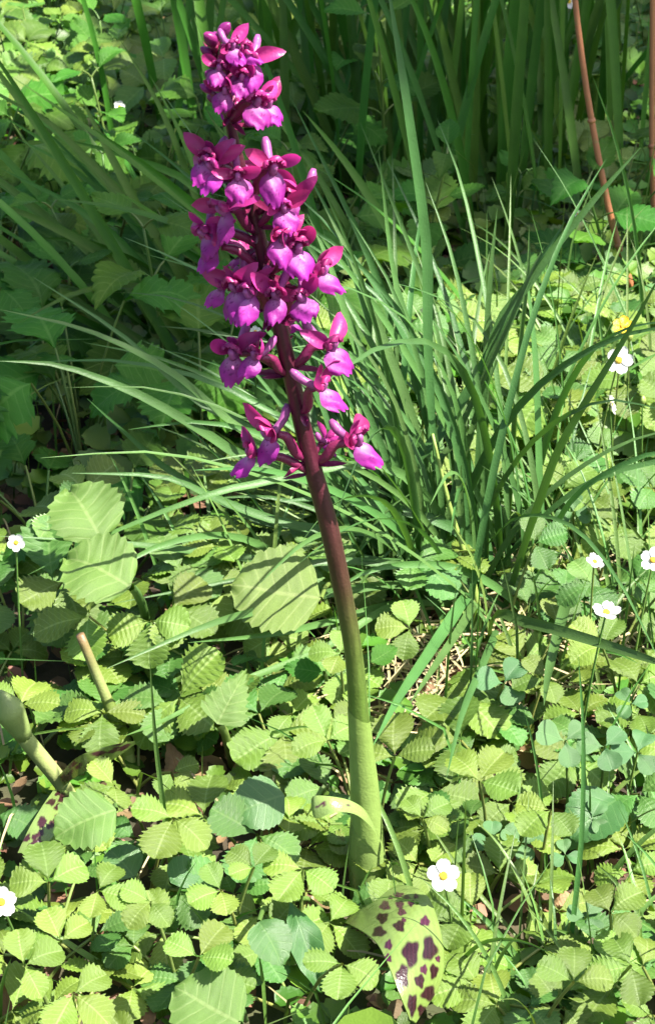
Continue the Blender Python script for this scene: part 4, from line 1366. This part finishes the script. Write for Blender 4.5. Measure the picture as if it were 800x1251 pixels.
for o in scattered:
    by_label.setdefault(o['label'], []).append(o)
for lab, os_ in by_label.items():
    if len(os_) > 1:
        for o in os_:
            o['group'] = lab
print('plants', cnt, 'tries', tries)

# ------------------------------------------------------------------ uncountable cover
def stuff_cover():
    r = np.random.default_rng(8)
    # low leaves (six-quad leaves, uneven)
    pr = [(0, .05), (.3, .30), (.65, .34), (.9, .16), (1, .02)]
    tv = []
    for v, w in pr:
        for s in (-1, 0, 1):
            tv.append((s * w, v, .10 * abs(s) - .25 * (v - .4) ** 2))
    tv = np.array(tv); tf = np.array(grid_faces(len(pr), 3))
    def build(name, label, n, region, smin, smax, hmax, mat, tilt, seed, bias=-.15, clear=True, skip_view=False):
        r = np.random.default_rng(seed)
        x = r.uniform(region[0], region[1], n); y = r.uniform(region[2], region[3], n)
        V_, F_ = [], []
        k = 0
        for i in range(n):
            if clear and abs(x[i] - OB.x) < .018 and abs(y[i]) < .02:
                continue
            if skip_view and in_view(x[i], y[i], 70, 45):
                continue
            z = r.uniform(.002, hmax)
            a = r.uniform(0, 2 * math.pi)
            nrm = Vector((r.normal(0, tilt), r.normal(0, tilt) + bias, 1)).normalized()
            m = frame(Vector((x[i], y[i], z)), nrm, (math.cos(a), math.sin(a), .05), r.uniform(smin, smax))
            mm = np.array(m)
            V_.append(tv @ mm[:3, :3].T + mm[:3, 3]); F_.append(tf + k * len(tv)); k += 1
        o = link(name, mesh(name, np.concatenate(V_), np.concatenate(F_).tolist(), mat))
        tag(o, label, None, kind='stuff')
    # toothed low trefoils where the camera looks
    rr = random.Random(61)
    rows = 9
    tt = []
    for i in range(rows):
        v = i / (rows - 1)
        w = P_straw(v) * (1.12 if i % 2 else .90)
        for sgn in (-1, 0, 1):
            tt.append((sgn * w, v + (.05 if sgn and i % 2 else 0), .12 * abs(sgn) - .22 * (v - .4) ** 2 + (.015 if i % 2 else -.015) * abs(sgn)))
    tt = np.array(tt); tq = np.array(grid_faces(rows, 3))
    Vc, Fc, k = [], [], 0
    n = 0
    while n < 4000:
        x, y = rr.uniform(-.62, .62), rr.uniform(-.16, 2.0)
        if not in_view(x, y, 90, 60) or (abs(x - OB.x) < .02 and abs(y) < .025):
            continue
        if y < .3 and not keep_clear(x, y) and rr.random() < .68:
            continue
        n += 1
        far = y > .35
        z = rr.uniform(.003, .022) * (2.3 if far else 1)
        if keep_clear(x, y):
            z = .005
        nm = rand_normal(rr, .38, (0, -.15 if not far else -.3))
        a = rr.uniform(0, 6.3)
        s0 = rr.uniform(.008, .016) * (1.5 if far else 1)
        for da in (0, 1.4, -1.4):
            h = Quaternion(nm, da + rr.uniform(-.2, .2)) @ (Vector((math.cos(a), math.sin(a), 0)))
            mm = np.array(frame(Vector((x, y, z)), nm + h * rr.uniform(-.25, .1), h, s0 * rr.uniform(.85, 1.05)))
            Vc.append(tt @ mm[:3, :3].T + mm[:3, 3]); Fc.append(tq + k * len(tt)); k += 1
    o = link('ground_cover', mesh('ground_cover', np.concatenate(Vc), np.concatenate(Fc).tolist(), M['cover']))
    tag(o, 'mass of small green leaves filling the ground between the plants', None, kind='stuff')
    build('far_ground_cover', 'mass of green leaves carpeting the ground around and behind the plants', 14000, (-2.2, 2.2, -.9, 4.2), .018, .036, .05, M['cover'], .4, 2, skip_view=True)
    build('meadow_cover', 'mass of leafy plants spreading on either side of the strawberry patch', 15000, (-1.1, 1.1, -.5, 2.5), .016, .034, .06, M['cover'], .4, 5, skip_view=True)
    build('leaf_litter', 'brown leaf litter and plant debris on the soil', 9000, (-.55, .55, -.2, 1.6), .006, .018, .007, M['litter'], .4, 3)
    # thin grass between the leaves
    r = random.Random(12)
    V_, F_ = [], []
    off = 0
    def sprig(x, y, L, w):
        nonlocal off
        a = r.uniform(0, 6.3); ln = abs(r.gauss(.35, .3))
        d = Vector((math.cos(a), math.sin(a), 0))
        b = Vector((x, y, 0))
        p = [b, b + d * L * .2 * ln + Vector((0, 0, L * .5)), b + d * L * (.35 + .5 * ln) * ln * 1.6 + Vector((0, 0, L * (.9 - .4 * ln)))]
        v, f, u = blade_geo(p, w, 5, off, .2, Vector((r.uniform(-1, 1), -1, .3)).normalized())
        V_.extend(v); F_.extend(f); off += len(v)
    for i in range(3000):
        x, y = r.uniform(-.6, .6), r.uniform(-.15, 1.9)
        sprig(x, y, (r.uniform(.02, .07) + (.05 if x > .02 and r.random() < .3 else 0)) * (1 if y < .3 else 1.5), r.uniform(.0008, .002))
    for i in range(3500):
        x, y = r.uniform(-1.3, 1.3), r.uniform(-.5, 2.4)
        if not in_view(x, y, 40, 30):
            sprig(x, y, r.uniform(.05, .16), r.uniform(.0012, .003))
    o = link('low_grass', mesh('low_grass', V_, F_, M['low_grass']))
    tag(o, 'short thin grass growing between the leaves', None, kind='stuff')
    V_, F_, off = [], [], 0
    for i in range(420):
        x, y = t_loc.x + r.gauss(.0, .07), t_loc.y + r.gauss(-.06, .05)
        a = r.uniform(0, 6.3); L = r.uniform(.02, .07)
        d = Vector((math.cos(a), math.sin(a), 0))
        b = Vector((x, y, r.uniform(.003, .02)))
        v, f, u = blade_geo([b, b + d * L * .5 + Vector((0, 0, r.uniform(0, .01))), b + d * L + Vector((0, 0, r.uniform(-.008, .006)))], r.uniform(.0008, .002), 5, off, .2, Vector((0, -.3, 1)))
        V_.extend(v); F_.extend(f); off += len(v)
    for i in range(700):
        x, y = r.uniform(-.6, .6), r.uniform(-.15, 1.8)
        a = r.uniform(0, 6.3); L = r.uniform(.02, .06)
        d = Vector((math.cos(a), math.sin(a), 0))
        b = Vector((x, y, r.uniform(.003, .02)))
        v, f, u = blade_geo([b, b + d * L * .5 + Vector((0, 0, r.uniform(0, .01))), b + d * L], r.uniform(.0007, .0016), 5, off, .2, Vector((0, -.3, 1)))
        V_.extend(v); F_.extend(f); off += len(v)
    o = link('dry_straw', mesh('dry_straw', V_, F_, M['dry_grass']))
    tag(o, 'dry pale straw lying on the soil between the plants', None, kind='stuff')
stuff_cover()

# ------------------------------------------------------------------ the tree whose crown shades the back of the scene
def shade_tree():
    r = random.Random(41)
    base = Vector((3.6, 0.4, 0))
    root = thing('hazel_tree', 'leafy tree standing out of frame whose branches shade the grass', 'tree', base)
    trunk = cubic([Vector((0, 0, -.1)), Vector((-.1, 0, 1.4)), Vector((-.5, 0, 2.8)), Vector((-1.0, .05, 3.9))], 14)
    link('trunk', mesh('trunk', *tube_geo(trunk, [.11 - .006 * i for i in range(14)], 12), M['bark']), root)
    # crown: leaves along boughs over the shaded ground
    polys = [  # shaded patches by the pixels where they fall, at the height they fall on, and how dense
        ([(-80, 190), (120, 200), (300, 230), (300, 360), (240, 480), (120, 540), (-80, 560)], .09, 190),
        ([(330, -60), (860, -60), (860, 60), (760, 190), (560, 250), (420, 240), (300, 160)], .12, 255),
        ([(170, -40), (330, -60), (320, 160), (230, 120)], .1, 75),
    ]
    Vs, Fs, off = [], [], 0
    pr = [(0, .05), (.3, .34), (.65, .36), (.9, .18), (1, .02)]
    tv = np.array([(s * w, v, .10 * abs(s) - .25 * (v - .4) ** 2) for v, w in pr for s in (-1, 0, 1)])
    tf = np.array(grid_faces(len(pr), 3))
    def inside(x, y, poly):
        c = False
        for i in range(len(poly)):
            x1, y1 = poly[i]; x2, y2 = poly[i - 1]
            if (y1 > y) != (y2 > y) and x < (x2 - x1) * (y - y1) / (y2 - y1) + x1:
                c = not c
        return c
    k = 0
    for pi, (poly, z, n) in enumerate(polys):
        gp = [G(px, py, z) for px, py in poly]
        cen = sum(gp, Vector()) / len(gp)
        top = cen + SUN_DIR * (2.45 / SUN_DIR.z)
        start = trunk[8 + min(pi, 3)]
        bough = cubic([start, start.lerp(top - base, .5) + Vector((0, 0, .25)), top - base], 10)
        link('branch', mesh('branch', *tube_geo(bough, [.035 - .003 * i for i in range(10)], 8), M['bark']), root)
        xs = [p.x for p in gp]; ys = [p.y for p in gp]
        flat = [(p.x, p.y) for p in gp]
        m = 0
        while m < n:
            x, y = r.uniform(min(xs), max(xs)), r.uniform(min(ys), max(ys))
            if not inside(x, y, flat):
                continue
            p = Vector((x, y, z)) + SUN_DIR * (r.uniform(2.2, 2.7) / SUN_DIR.z) - base
            a = r.uniform(0, 6.3)
            nm = Vector((r.gauss(0, .35) + .3, r.gauss(0, .35), 1)).normalized()
            s = r.uniform(.06, .11)
            mm = np.array(frame(p, nm, (math.cos(a), math.sin(a), -.2), s))
            Vs.append(tv @ mm[:3, :3].T + mm[:3, 3]); Fs.append(tf + k * len(tv)); k += 1; m += 1
    o = link('crown', mesh('crown', np.concatenate(Vs), np.concatenate(Fs).tolist(), M['tree_leaf']), root)
    o['kind'] = 'stuff'
shade_tree()
print('objects', len(bpy.data.objects))
